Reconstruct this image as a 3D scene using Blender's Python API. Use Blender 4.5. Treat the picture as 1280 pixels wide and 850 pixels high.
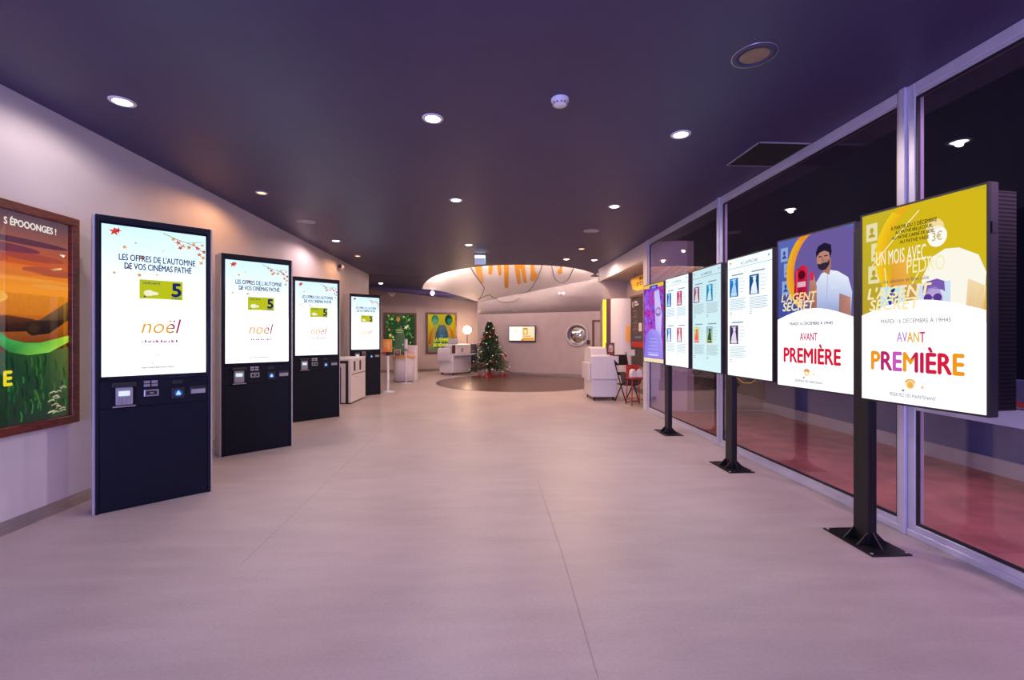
import bpy, math, random
from mathutils import Vector, Matrix
from mathutils.geometry import tessellate_polygon
random.seed(7)
for o in list(bpy.data.objects): bpy.data.objects.remove(o)
SC = bpy.context.scene
COL = SC.collection
PI = math.pi

# ------------------------------------------------------------------ camera
F = 565.0; HOR = 419.0; CH = 1.4; CEIL = 3.15
YAW = math.atan2(32, F); CS, SN = math.cos(YAW), math.sin(YAW)
cam = bpy.data.cameras.new('camera'); camo = bpy.data.objects.new('camera', cam); COL.objects.link(camo)
cam.sensor_width = 36; cam.lens = F*36/1280; cam.shift_y = -(425-HOR)/1280
cam.clip_start = .05
camo.location = (0, 0, CH); camo.rotation_euler = (PI/2, 0, -YAW)
SC.camera = camo

# ------------------------------------------------------------------ world, added fill lights, exposure
w = bpy.data.worlds.new('dusk'); SC.world = w; w.use_nodes = True
w.node_tree.nodes['Background'].inputs[0].default_value = (.035, .03, .10, 1)
w.node_tree.nodes['Background'].inputs[1].default_value = .10
SC.view_settings.view_transform = 'Standard'; SC.view_settings.look = 'None'
SC.view_settings.gamma = 1; SC.view_settings.use_curve_mapping = False
SC.view_settings.exposure = 0.0

def area(name, loc, rot, sx, sy, power, col):
    l = bpy.data.lights.new(name, 'AREA'); l.shape = 'RECTANGLE'; l.size = sx; l.size_y = sy
    l.energy = power; l.color = col
    o = bpy.data.objects.new(name, l); COL.objects.link(o); o.location = loc; o.rotation_euler = rot
    return o
# added blue fill behind the camera, tilted up to tint the ceiling
area('blue_fill', (-1.4, -4.6, 1.55), (PI/2+.5, 0, 0), 3.0, 2.7, 640, (.40, .40, 1.0))
# added mauve fill that brightens the paving and low wall outside
area('outside_fill', (7.4, .5, 4.2), (math.radians(0), math.radians(40), 0), 3.0, 7.0, 330, (.70, .40, .80))
P_WHITE, P_FAR, P_WARM, P_ORANGE = 66, 82, 110, 70

# ------------------------------------------------------------------ pixel helpers
def W2(X, d): return (X*CS + d*SN, d*CS - X*SN)
def P(px, py, d):
    x, y = W2((px-640)/F*d, d)
    return Vector((x, y, CH-(py-HOR)*d/F))
def FL(px, py):
    return P(px, py, F*CH/(py-HOR))
def CE(px, py, h=CEIL):
    return P(px, py, F*(h-CH)/(HOR-py))
def PXW(px, py, xw):
    return P(px, py, xw/((px-640)/F*CS+SN))

# ------------------------------------------------------------------ materials
def lin(v): return v/12.92 if v <= .04045 else ((v+.055)/1.055)**2.4
def hx(s, k=1.0):
    s = s.lstrip('#'); return tuple(lin(int(s[i:i+2], 16)/255)*k for i in (0, 2, 4)) + (1.0,)
MATS = {}
def mat(name, col, rough=.5, metal=0.0, var=.10, scale=14.0, bump=0.0, stretch=None, coat=0.0, spec=.5):
    m = bpy.data.materials.new(name); m.use_nodes = True; nt = m.node_tree; b = nt.nodes['Principled BSDF']
    b.inputs['Roughness'].default_value = rough; b.inputs['Metallic'].default_value = metal
    b.inputs['Specular IOR Level'].default_value = spec
    if coat: b.inputs['Coat Weight'].default_value = coat
    tc = nt.nodes.new('ShaderNodeTexCoord'); n = nt.nodes.new('ShaderNodeTexNoise')
    n.inputs['Scale'].default_value = scale; n.inputs['Detail'].default_value = 5
    src = tc.outputs['Object']
    if stretch:
        mp = nt.nodes.new('ShaderNodeMapping'); mp.inputs['Scale'].default_value = stretch
        nt.links.new(src, mp.inputs[0]); src = mp.outputs[0]
    nt.links.new(src, n.inputs['Vector'])
    r = nt.nodes.new('ShaderNodeValToRGB')
    c = col[:3]
    r.color_ramp.elements[0].position = .3; r.color_ramp.elements[1].position = .7
    r.color_ramp.elements[0].color = (*[max(0, v*(1-var)) for v in c], 1)
    r.color_ramp.elements[1].color = (*[min(1, v*(1+var)) for v in c], 1)
    nt.links.new(n.outputs['Fac'], r.inputs[0]); nt.links.new(r.outputs[0], b.inputs['Base Color'])
    if bump:
        bp = nt.nodes.new('ShaderNodeBump'); bp.inputs['Strength'].default_value = bump; bp.inputs['Distance'].default_value = .01
        nt.links.new(n.outputs['Fac'], bp.inputs['Height']); nt.links.new(bp.outputs[0], b.inputs['Normal'])
    MATS[name] = m
    return m
def emit(name, col, strength, sampled=True):
    m = bpy.data.materials.new(name); m.use_nodes = True; nt = m.node_tree
    nt.nodes.remove(nt.nodes['Principled BSDF'])
    e = nt.nodes.new('ShaderNodeEmission'); e.inputs[0].default_value = (*col[:3], 1); e.inputs[1].default_value = strength
    nt.links.new(e.outputs[0], nt.nodes['Material Output'].inputs[0])
    if not sampled: m.cycles.emission_sampling = 'NONE'
    return m
def print_mat(name, lit):
    m = bpy.data.materials.new(name); m.use_nodes = True; nt = m.node_tree
    a = nt.nodes.new('ShaderNodeAttribute'); a.attribute_name = 'Col'
    b = nt.nodes['Principled BSDF']
    if lit:
        e = nt.nodes.new('ShaderNodeEmission'); nt.links.new(a.outputs['Color'], e.inputs[0])
        e.inputs[1].default_value = 1.0
        nt.links.new(e.outputs[0], nt.nodes['Material Output'].inputs[0]); nt.nodes.remove(b)
        m.cycles.emission_sampling = 'NONE'
    else:
        b.inputs['Roughness'].default_value = .35
        nt.links.new(a.outputs['Color'], b.inputs['Base Color'])
    return m
PRINT_LIT = print_mat('lit_print', True); PRINT = print_mat('matte_print', False)

def floor_mat():
    m = bpy.data.materials.new('resin_floor'); m.use_nodes = True; nt = m.node_tree; b = nt.nodes['Principled BSDF']
    tc = nt.nodes.new('ShaderNodeTexCoord')
    n1 = nt.nodes.new('ShaderNodeTexNoise'); n1.inputs['Scale'].default_value = .9; n1.inputs['Detail'].default_value = 6
    n2 = nt.nodes.new('ShaderNodeTexNoise'); n2.inputs['Scale'].default_value = 60; n2.inputs['Detail'].default_value = 4
    mp = nt.nodes.new('ShaderNodeMapping'); mp.inputs['Rotation'].default_value = (0, 0, .8); mp.inputs['Scale'].default_value = (1, 5, 1)
    n3 = nt.nodes.new('ShaderNodeTexNoise'); n3.inputs['Scale'].default_value = 1.6; n3.inputs['Detail'].default_value = 8
    nt.links.new(tc.outputs['Object'], n1.inputs['Vector']); nt.links.new(tc.outputs['Object'], n2.inputs['Vector'])
    nt.links.new(tc.outputs['Object'], mp.inputs[0]); nt.links.new(mp.outputs[0], n3.inputs['Vector'])
    r = nt.nodes.new('ShaderNodeValToRGB')
    r.color_ramp.elements[0].position = .40; r.color_ramp.elements[1].position = .60
    r.color_ramp.elements[0].color = (.46, .375, .365, 1); r.color_ramp.elements[1].color = (.575, .475, .46, 1)
    mx = nt.nodes.new('ShaderNodeMath'); mx.operation = 'MULTIPLY_ADD'; mx.inputs[1].default_value = .35
    ad = nt.nodes.new('ShaderNodeMath'); ad.operation = 'MULTIPLY_ADD'; ad.inputs[1].default_value = .4
    nt.links.new(n1.outputs['Fac'], ad.inputs[0]); nt.links.new(n3.outputs['Fac'], mx.inputs[0])
    sm = nt.nodes.new('ShaderNodeMath'); sm.operation = 'MULTIPLY'; sm.inputs[1].default_value = .25
    nt.links.new(n2.outputs['Fac'], sm.inputs[0]); nt.links.new(sm.outputs[0], mx.inputs[2]); nt.links.new(mx.outputs[0], ad.inputs[2])
    nt.links.new(ad.outputs[0], r.inputs[0]); nt.links.new(r.outputs[0], b.inputs['Base Color'])
    rr = nt.nodes.new('ShaderNodeMapRange'); rr.inputs['To Min'].default_value = .34; rr.inputs['To Max'].default_value = .55
    nt.links.new(n3.outputs['Fac'], rr.inputs[0]); nt.links.new(rr.outputs[0], b.inputs['Roughness'])
    bp = nt.nodes.new('ShaderNodeBump'); bp.inputs['Strength'].default_value = .06; bp.inputs['Distance'].default_value = .004
    nt.links.new(n2.outputs['Fac'], bp.inputs['Height']); nt.links.new(bp.outputs[0], b.inputs['Normal'])
    return m
def glass_mat(name, tint, base, gain):
    m = bpy.data.materials.new(name); m.use_nodes = True; nt = m.node_tree
    nt.nodes.remove(nt.nodes['Principled BSDF'])
    lw = nt.nodes.new('ShaderNodeLayerWeight'); lw.inputs[0].default_value = .5
    pw = nt.nodes.new('ShaderNodeMath'); pw.operation = 'POWER'; pw.inputs[1].default_value = 3.5
    ma = nt.nodes.new('ShaderNodeMath'); ma.operation = 'MULTIPLY_ADD'; ma.inputs[1].default_value = gain; ma.inputs[2].default_value = base
    ma.use_clamp = True
    t = nt.nodes.new('ShaderNodeBsdfTransparent'); t.inputs[0].default_value = (*tint, 1)
    g = nt.nodes.new('ShaderNodeBsdfGlossy'); g.inputs['Roughness'].default_value = .0
    mx = nt.nodes.new('ShaderNodeMixShader')
    nt.links.new(lw.outputs['Facing'], pw.inputs[0]); nt.links.new(pw.outputs[0], ma.inputs[0]); nt.links.new(ma.outputs[0], mx.inputs[0])
    nt.links.new(t.outputs[0], mx.inputs[1]); nt.links.new(g.outputs[0], mx.inputs[2]); nt.links.new(mx.outputs[0], nt.nodes['Material Output'].inputs[0])
    return m
def wood_mat(name, c0, c1, scale, stretch, rough=.4):
    m = bpy.data.materials.new(name); m.use_nodes = True; nt = m.node_tree; b = nt.nodes['Principled BSDF']
    tc = nt.nodes.new('ShaderNodeTexCoord'); mp = nt.nodes.new('ShaderNodeMapping'); mp.inputs['Scale'].default_value = stretch
    n = nt.nodes.new('ShaderNodeTexNoise'); n.inputs['Scale'].default_value = scale; n.inputs['Detail'].default_value = 7
    r = nt.nodes.new('ShaderNodeValToRGB'); r.color_ramp.elements[0].position = .32; r.color_ramp.elements[1].position = .68
    r.color_ramp.elements[0].color = c0; r.color_ramp.elements[1].color = c1
    nt.links.new(tc.outputs['Object'], mp.inputs[0]); nt.links.new(mp.outputs[0], n.inputs['Vector'])
    nt.links.new(n.outputs['Fac'], r.inputs[0]); nt.links.new(r.outputs[0], b.inputs['Base Color']); b.inputs['Roughness'].default_value = rough
    return m
def swirl_mat(name, cols, scale, strength, lit=True, distort=2.0):
    m = bpy.data.materials.new(name); m.use_nodes = True; nt = m.node_tree
    tc = nt.nodes.new('ShaderNodeTexCoord')
    n = nt.nodes.new('ShaderNodeTexNoise'); n.inputs['Scale'].default_value = scale; n.inputs['Detail'].default_value = 3
    n.inputs['Distortion'].default_value = distort
    r = nt.nodes.new('ShaderNodeValToRGB'); cr = r.color_ramp
    while len(cr.elements) < len(cols): cr.elements.new(.5)
    for i, c in enumerate(cols):
        cr.elements[i].position = .3 + .4*i/(len(cols)-1); cr.elements[i].color = c
    nt.links.new(tc.outputs['Object'], n.inputs['Vector']); nt.links.new(n.outputs['Fac'], r.inputs[0])
    b = nt.nodes['Principled BSDF']
    if lit:
        e = nt.nodes.new('ShaderNodeEmission'); e.inputs[1].default_value = strength
        nt.links.new(r.outputs[0], e.inputs[0]); nt.links.new(e.outputs[0], nt.nodes['Material Output'].inputs[0]); nt.nodes.remove(b)
    else:
        nt.links.new(r.outputs[0], b.inputs['Base Color']); b.inputs['Roughness'].default_value = .3
    return m

M_FLOOR = floor_mat()
M_WALL = mat('white_painted_wall', (.66, .60, .62), .6, var=.03, scale=3, bump=.03)
M_WALLG = mat('grey_painted_wall', (.44, .355, .335), .6, var=.05, scale=3, bump=.03)
M_SOFF = mat('grey_painted_soffit', (.40, .34, .33), .6, var=.05, scale=3)
M_CEIL = mat('dark_plum_ceiling', (.042, .032, .108), .48, var=.06, scale=2)
M_CEILW = mat('white_ceiling_paint', (.86, .80, .78), .6, var=.02, scale=3)
M_BASEB = mat('brushed_metal_skirting', (.42, .38, .37), .38, .7, var=.18, scale=5, stretch=(2, 1, 20))
M_BASEG = mat('grey_skirting', (.22, .19, .18), .5, var=.1)
M_ALU = mat('lilac_lacquered_aluminium', (.60, .57, .66), .38, .25, var=.05, scale=8)
M_GLASS = glass_mat('clear_glazing', (.92, .90, .92), .05, .85)
M_PICGLASS = glass_mat('poster_glass', (.97, .97, .97), .02, .5)
M_NAVY = mat('navy_black_lacquer', (.002, .004, .013), .45, var=.15, scale=6, spec=.25)
M_BLACK = mat('black_metal', (.012, .011, .013), .4, .3, var=.2, scale=10)
M_BLACKP = mat('black_plastic', (.014, .013, .016), .45, var=.2, scale=10)
M_GLOSSK = mat('black_glass_panel', (.006, .007, .014), .12, var=.1)
M_TRIM = mat('satin_aluminium_trim', (.50, .46, .48), .4, .15, var=.06)
M_STEEL = mat('brushed_steel', (.55, .53, .54), .3, .9, var=.1, stretch=(1, 1, 12))
M_WHITE = mat('white_laminate', (.74, .69, .69), .4, var=.03)
M_WHITEP = mat('white_plastic', (.75, .74, .78), .4, var=.03)
M_GREYP = mat('grey_plastic', (.32, .31, .34), .45, var=.08)
M_FRAME = wood_mat('reddish_wood_frame', hx('#4a1c14'), hx('#7d3526'), 6, (3, 1, 14), .35)
M_FRAMED = wood_mat('brown_wood_frame', hx('#4a2a22'), hx('#6b4032'), 6, (3, 1, 14), .4)
M_WOOD = wood_mat('dark_wood_flooring', (.085, .045, .036, 1), (.17, .095, .075, 1), 2.2, (1, 14, 1), .26)
M_OUTFLOOR = mat('reddish_outdoor_paving', (.68, .26, .20), .5, var=.2, scale=4)
M_OUTWALL = mat('dark_blue_low_wall', (.10, .12, .30), .6, var=.08)
M_OUTTRIM = mat('pale_kerb', (.55, .55, .55), .6, var=.05)
M_NAVYSOFF = mat('navy_soffit', (.03, .05, .10), .6, var=.2, scale=9)
M_ORANGE = mat('orange_paint', (.85, .36, .01), .5, var=.03)
M_LINE = mat('thin_grey_line_paint', (.16, .13, .13), .5)
M_YELLOW = mat('yellow_sign_board', (.85, .50, .02), .45, var=.04)
M_RED = mat('red_lacquer', (.42, .03, .025), .4, var=.1)
M_WICKER = mat('dark_wicker', (.10, .055, .05), .7, var=.4, scale=60)
M_PINE = mat('dark_pine_needles', (.012, .05, .018), .6, var=.5, scale=9)
M_PINE.use_backface_culling = False
M_BARK = mat('brown_bark', (.08, .045, .03), .8, var=.2)
M_GOLD = mat('gold_bauble', (.75, .50, .22), .25, .8)
M_REDB = mat('red_bauble', (.45, .02, .02), .25, .2)
M_SILV = mat('silver_bauble', (.8, .75, .7), .25, .8)
M_COPPER = mat('copper_reflector', (.30, .18, .13), .4, .5, var=.25, scale=12)
M_MIRROR = mat('mirror_glass', (.72, .74, .74), .06, 1.0, var=.02)
M_PAPER = mat('white_paper', (.75, .68, .66), .6, var=.04)
M_RECESS = mat('black_recess', (.004, .004, .005), .8)  # plain black of the hatch panel
E_TINY = emit('fairy_light', (1, .80, .55), 1.6, False)
E_COVE = emit('cove_fill_led', (1, .78, .68), 200)
E_GLOBE = emit('warm_globe', (1, .66, .42), 60)
E_LEDY = emit('yellow_led_strip', (1.0, .50, .03), 2.6)
E_DW = emit('white_led_lens', (1, .92, .86), 30, False)
E_DO = emit('warm_led_lens', (1, .62, .28), 22, False)
E_DO2 = emit('orange_led_lens', (1, .42, .14), 5, False)
E_SIGN = emit('sign_light', (.80, .82, 1.0), 3.0)
E_SIGN2 = emit('sign_diffuser', (.42, .42, .72), .9)
E_GREEN = emit('green_sign_face', (.10, .9, .55), 2.0)
E_TERM = emit('terminal_display', (.75, .85, 1.0), 1.0, False)
E_BLUEI = emit('blue_icon', (.12, .35, .9), .9, False)

# ------------------------------------------------------------------ object helpers
def link(o, parent=None):
    COL.objects.link(o)
    if parent: o.parent = parent
    return o
def tag(o, label=None, cat=None, group=None, kind=None):
    if label: o['label'] = label
    if cat: o['category'] = cat
    if group: o['group'] = group
    if kind: o['kind'] = kind
    return o
def thing(name, label, cat, loc=(0, 0, 0), rz=0, group=None):
    o = bpy.data.objects.new(name, None); o.empty_display_size = .1
    o.location = loc; o.rotation_euler = (0, 0, rz); link(o)
    return tag(o, label, cat, group)
def copy_tree(o, parent=None):
    c = o.copy(); COL.objects.link(c); c.parent = parent
    for ch in list(o.children): copy_tree(ch, c)
    return c

class MB:
    def __init__(s): s.v = []; s.f = []; s.sm = []; s.mi = []; s.cur = 0; s.M = None
    def pt(s, p):
        p = Vector(p)
        if s.M is not None: p = s.M @ p
        s.v.append(p); return len(s.v)-1
    def face(s, idx, smooth=False): s.f.append(tuple(idx)); s.sm.append(smooth); s.mi.append(s.cur)
    def box(s, x0, x1, y0, y1, z0, z1):
        i = [s.pt(p) for p in ((x0,y0,z0),(x1,y0,z0),(x1,y1,z0),(x0,y1,z0),(x0,y0,z1),(x1,y0,z1),(x1,y1,z1),(x0,y1,z1))]
        for f in ((0,3,2,1),(4,5,6,7),(0,1,5,4),(1,2,6,5),(2,3,7,6),(3,0,4,7)): s.face([i[k] for k in f])
        return s
    def quad(s, a, b, c, d): s.face([s.pt(a), s.pt(b), s.pt(c), s.pt(d)]); return s
    def prism(s, poly, axis, a0, a1, smooth=False):
        """poly: 2D points; axis 'x','y','z' = extrusion axis"""
        def mk(p, a):
            return {'x': (a, p[0], p[1]), 'y': (p[0], a, p[1]), 'z': (p[0], p[1], a)}[axis]
        A = [s.pt(mk(p, a0)) for p in poly]; B = [s.pt(mk(p, a1)) for p in poly]; n = len(poly)
        s.face(A[::-1]); s.face(B)
        for k in range(n): s.face([A[k], A[(k+1) % n], B[(k+1) % n], B[k]], smooth)
        return s
    def lathe(s, prof, n=24, c=(0, 0, 0), smooth=True):
        rings = []
        for r, z in prof:
            if r < 1e-6: rings.append([s.pt((c[0], c[1], c[2]+z))])
            else: rings.append([s.pt((c[0]+r*math.cos(2*PI*k/n), c[1]+r*math.sin(2*PI*k/n), c[2]+z)) for k in range(n)])
        for a, b in zip(rings, rings[1:]):
            for k in range(n):
                k2 = (k+1) % n
                if len(a) == 1 and len(b) == 1: continue
                if len(a) == 1: s.face([a[0], b[k2], b[k]], smooth)
                elif len(b) == 1: s.face([a[k], a[k2], b[0]], smooth)
                else: s.face([a[k], a[k2], b[k2], b[k]], smooth)
        return s
    def tube(s, pts, r, n=8):
        pts = [Vector(p) for p in pts]; rings = []
        for i, p in enumerate(pts):
            t = (pts[min(i+1, len(pts)-1)]-pts[max(i-1, 0)]).normalized()
            u = t.cross(Vector((0, 0, 1)));
            if u.length < 1e-3: u = t.cross(Vector((0, 1, 0)))
            u.normalize(); v = t.cross(u)
            rr = r[i] if isinstance(r, (list, tuple)) else r
            rings.append([s.pt(p+(u*math.cos(2*PI*k/n)+v*math.sin(2*PI*k/n))*rr) for k in range(n)])
        for a, b in zip(rings, rings[1:]):
            for k in range(n): s.face([a[k], a[(k+1) % n], b[(k+1) % n], b[k]], True)
        s.face(rings[0][::-1]); s.face(rings[-1])
        return s
    def build(s, name, mats, parent=None, bevel=0, seg=2):
        me = bpy.data.meshes.new(name)
        me.from_pydata([tuple(p) for p in s.v], [], s.f)
        if not isinstance(mats, (list, tuple)): mats = [mats]
        for m in mats: me.materials.append(m)
        me.polygons.foreach_set('use_smooth', s.sm); me.polygons.foreach_set('material_index', s.mi)
        me.update()
        o = bpy.data.objects.new(name, me); link(o, parent)
        if bevel:
            b = o.modifiers.new('bevel', 'BEVEL'); b.width = bevel; b.segments = seg; b.limit_method = 'ANGLE'; b.angle_limit = .7
            b.harden_normals = False
        return o
def bx(name, m, parent, x0, x1, y0, y1, z0, z1, bevel=0):
    return MB().box(x0, x1, y0, y1, z0, z1).build(name, m, parent, bevel)
def struct(o, label=None):
    o['kind'] = 'structure'
    if label: o['label'] = label
    return o

# ---- flat print: coloured shapes on a panel lying in local x (u) / z (v), facing -y
TEXT_CACHE = {}
def text_geo(s, off=0.0, shear=0.0):
    key = (s, off, shear)
    if key in TEXT_CACHE: return TEXT_CACHE[key]
    cu = bpy.data.curves.new('t', 'FONT'); cu.body = s; cu.resolution_u = 3; cu.offset = off; cu.shear = shear
    ob = bpy.data.objects.new('t', cu); COL.objects.link(ob)
    dg = bpy.context.evaluated_depsgraph_get(); dg.update()
    me = bpy.data.meshes.new_from_object(ob.evaluated_get(dg))
    vs = [(v.co.x, v.co.y) for v in me.vertices]; fs = [tuple(p.vertices) for p in me.polygons]
    bpy.data.objects.remove(ob); bpy.data.curves.remove(cu); bpy.data.meshes.remove(me)
    if vs:
        x0 = min(v[0] for v in vs); x1 = max(v[0] for v in vs); y0 = min(v[1] for v in vs); y1 = max(v[1] for v in vs)
        vs = [((v[0]-x0)/(x1-x0), (v[1]-y0)/(y1-y0)) for v in vs]
    TEXT_CACHE[key] = (vs, fs)
    return vs, fs
class Print:
    """u,v in 0..1 over a w x h panel whose lower left corner is (x0, z0) at depth y"""
    def __init__(s, x0, z0, w, h, y, step=.0006, gain=1.0):
        s.x0, s.z0, s.w, s.h, s.y, s.step, s.k = x0, z0, w, h, y, step, gain
        s.v = []; s.f = []; s.c = []; s.layer = 1
    def co(s, u, v): return (s.x0+u*s.w, s.y-s.layer*s.step, s.z0+v*s.h)
    def up(s): s.layer += 1; return s
    def C(s, c): 
        c = hx(c) if isinstance(c, str) else c
        return (c[0]*s.k, c[1]*s.k, c[2]*s.k, 1)
    def poly(s, pts, col):
        """pts (u,v); col a hex string or a list of one per point"""
        b = len(s.v); s.v += [s.co(*p) for p in pts]
        cols = [s.C(x) for x in col] if isinstance(col, list) else [s.C(col)]*len(pts)
        if len(pts) > 4:
            for t in tessellate_polygon([[Vector((p[0]*s.w, p[1]*s.h, 0)) for p in pts]]):
                a, bb, c = t
                A, B, Cc = pts[a], pts[bb], pts[c]
                if (B[0]-A[0])*(Cc[1]-A[1])-(B[1]-A[1])*(Cc[0]-A[0]) < 0: t = (a, c, bb)
                s.f.append(tuple(b+i for i in t)); s.c.append([cols[i] for i in t])
        else:
            s.f.append(tuple(range(b, b+len(pts)))); s.c.append(cols)
        return s
    def rect(s, u0, u1, v0, v1, col): 
        if isinstance(col, tuple) and isinstance(col[0], str): col = [col[0], col[0], col[1], col[1]]   # bottom, top
        return s.poly([(u0, v0), (u1, v0), (u1, v1), (u0, v1)], col)
    def ell(s, u, v, ru, rv, col, n=24, a0=0, a1=2*PI):
        full = abs(a1-a0) > 6.28
        return s.poly([(u+ru*math.cos(a0+(a1-a0)*k/(n if full else n-1)), v+rv*math.sin(a0+(a1-a0)*k/(n if full else n-1))) for k in range(n)], col)
    def line(s, pts, wd, col):
        asp = s.h/s.w
        for (a, b), (c, d) in zip(pts, pts[1:]):
            dx, dy = (c-a), (d-b)*asp; L = math.hypot(dx, dy) or 1; nx, ny = -dy/L*wd/2, dx/L*wd/2/asp
            s.poly([(a-nx, b-ny), (c-nx, d-ny), (c+nx, d+ny), (a+nx, b+ny)], col)
        return s
    def text(s, t, u0, u1, v0, v1, col, off=.01, shear=0.0, col2=None):
        vs, fs = text_geo(t, 0.0, shear)
        wd = (v1-v0)*s.h*off*1.7/s.w; hd = wd*s.w/s.h
        for du, dv in (((0, 0),) if off <= 0 else ((-wd, 0), (wd, 0), (0, hd), (0, -hd), (0, 0))):
          b = len(s.v)
          s.layer += .04
          s.v += [s.co(u0+(u1-u0)*p[0]+du, v0+(v1-v0)*p[1]+dv) for p in vs]
          for f in fs:
            s.f.append(tuple(b+i for i in f))
            if callable(col): s.c.append([s.C(col(sum(vs[i][0] for i in f)/len(f)))]*len(f))
            else: s.c.append([s.C(col)]*len(f))
        return s
    def leaf(s, u, v, r, col, a=0.0):
        pts = []
        asp = s.w/s.h
        for k in range(10):
            rr = r if k % 2 == 0 else r*.38
            pts.append((u+rr*math.cos(a+k*PI/5), v+rr*asp*math.sin(a+k*PI/5)))
        return s.poly(pts, col)
    def flush(s, name, m, parent):
        o = s.build(name, m, parent); s.v = []; s.f = []; s.c = []; return o
    def build(s, name, m, parent):
        me = bpy.data.meshes.new(name); me.from_pydata(s.v, [], s.f); me.materials.append(m)
        ca = me.color_attributes.new('Col', 'FLOAT_COLOR', 'CORNER')
        flat = []
        for c in s.c:
            for q in c: flat += list(q)
        ca.data.foreach_set('color', flat); me.update()
        return link(bpy.data.objects.new(name, me), parent)

# ================================================================== THE ROOM
XL, XR = -3.38, 2.97
# floor
m = MB(); m.box(-9, XR+.06, -4.4, 21, -.1, 0); m.box(XR+.06, 6.0, 8.2, 21, -.1, 0)
struct(m.build('floor', M_FLOOR), 'pinkish grey resin floor')
# faint joints in the resin
def joint(name, pts):
    m = MB()
    for a, b in zip(pts, pts[1:]):
        a, b = Vector((a[0], a[1], 0)), Vector((b[0], b[1], 0)); n = Vector((-(b-a).y, (b-a).x, 0)).normalized()*.0014
        m.quad(a-n+Vector((0,0,.0012)), b-n+Vector((0,0,.0012)), b+n+Vector((0,0,.0012)), a+n+Vector((0,0,.0012)))
    return struct(m.build(name, JM), 'fine joint line in the resin floor')
JM = mat('joint_filler', (.26, .21, .21), .6)
joint('trim_1', [FL(748, 849)[:2], FL(702, 690)[:2], FL(672, 600)[:2]])
joint('trim_3', [FL(300, 707)[:2], FL(400, 611)[:2], FL(487, 528)[:2]])
# round wooden floor
cx, cy = W2(.2, 13.55)
m = MB(); m.lathe([(0, .006), (2.42, .006), (2.43, 0)], 72, (cx, cy, 0), False)
struct(m.build('floor_wood', M_WOOD), 'round dark wood floor inlay in front of the back wall')
m = MB(); m.lathe([(2.43, 0), (2.43, .008), (2.46, .008), (2.46, 0)], 72, (cx, cy, 0), False)
struct(m.build('trim_2', M_BASEG), 'thin edging ring around the round wood floor')

# left wall
struct(bx('wall_left', M_WALL, None, XL-.18, XL, -4.4, 13.22, 0, CEIL+.02), 'long white wall behind the ticket kiosks')
struct(bx('baseboard_left', M_BASEB, None, XL, XL+.014, -4.4, 13.22, 0, .095), 'brushed metal skirting on the left wall')
def wall_seg(name, a, b, z0a, z1a, z0b, z1b, th, m, label=None):
    """vertical wall between plan points a, b; th thickness behind (left normal)"""
    a = Vector((a[0], a[1], 0)); b = Vector((b[0], b[1], 0)); n = Vector((-(b-a).y, (b-a).x, 0)).normalized()*th
    mb = MB(); q = []
    for p, z0, z1 in ((a, z0a, z1a), (b, z0b, z1b)):
        for off in (Vector((0,0,0)), n):
            for z in (z0, z1): q.append(mb.pt(p+off+Vector((0,0,z))))
    # q: a0,a1,an0,an1,b0,b1,bn0,bn1
    for f in ((0,4,5,1),(2,3,7,6),(0,2,6,4),(1,5,7,3),(0,1,3,2),(4,6,7,5)): mb.face([q[i] for i in f])
    o = mb.build(name, m); return struct(o, label)
# poster wall, far left
PWa, PWb = P(405, 419, 16.35), P(606, 419, 18.25)
def pw(px):
    t = (px-405)/(606-405); d = 16.35+(18.25-16.35)*t
    # depth at pixel on the straight wall between the two ends
    A = Vector(((405-640)/F*16.35, 16.35)); B = Vector(((606-640)/F*18.25, 18.25)); k = (px-640)/F
    s = (k*A.y-A.x)/((B.x-A.x)-k*(B.y-A.y)); return A.y+(B.y-A.y)*s
def pwz(px, py): d = pw(px); return CH-(py-HOR)*d/F
zl = pwz(405, 348.5); zr = pwz(606, 379.5)
wall_seg('wall_back_left', PWa, PWb, 0, zl+.05, 0, zr+.05, .15, M_WALLG, 'grey wall carrying the two far posters')
wall_seg('baseboard_back_left', PWa+Vector((0,-.02,0)), PWb+Vector((0,-.02,0)), 0, .09, 0, .09, .02, M_BASEG)
# back wall with leaning soffit
BWa, BWb = P(597, 419, 16.6), P(790, 419, 14.35)
FA, FB = P(597, 393, 16.6), P(790, 388, 14.35)
AT, RT = P(597, 377, 16.4), P(754.5, 346.8, 13.7)
RT2 = AT+(RT-AT)*1.14
RT2.z = min(RT2.z, CEIL+.12)
wall_seg('wall_back', BWa, BWb, 0, FA.z, 0, FB.z, .15, M_WALLG, 'grey back wall carrying the television and round mirror')
wall_seg('baseboard_back', BWa+Vector((0,-.02,0)), BWb+Vector((0,-.02,0)), 0, .10, 0, .10, .02, M_BASEB)
wall_seg('wall_back_return', P(597, 419, 16.6), P(597, 419, 18.2), 0, FA.z+.5, 0, FA.z+.5, -.1, M_WALLG)
m = MB(); N = 20
for k in range(N+1):
    t = k/N
    lo = FA.lerp(FB, t); hi = AT.lerp(RT2, t)
    lo2 = lo+Vector((0, .15, 0)); hi2 = hi+Vector((0, .2, .1))
    for p in (lo, hi, hi2, lo2): m.pt(p)
for k in range(N):
    a, b = 4*k, 4*k+4
    m.face([a, b, b+1, a+1], True); m.face([a+1, b+1, b+2, a+2]); m.face([a+2, b+2, b+3, a+3]); m.face([a+3, b+3, b, a])
struct(m.build('wall_back_soffit', M_SOFF), 'leaning grey soffit above the back wall')

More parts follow.
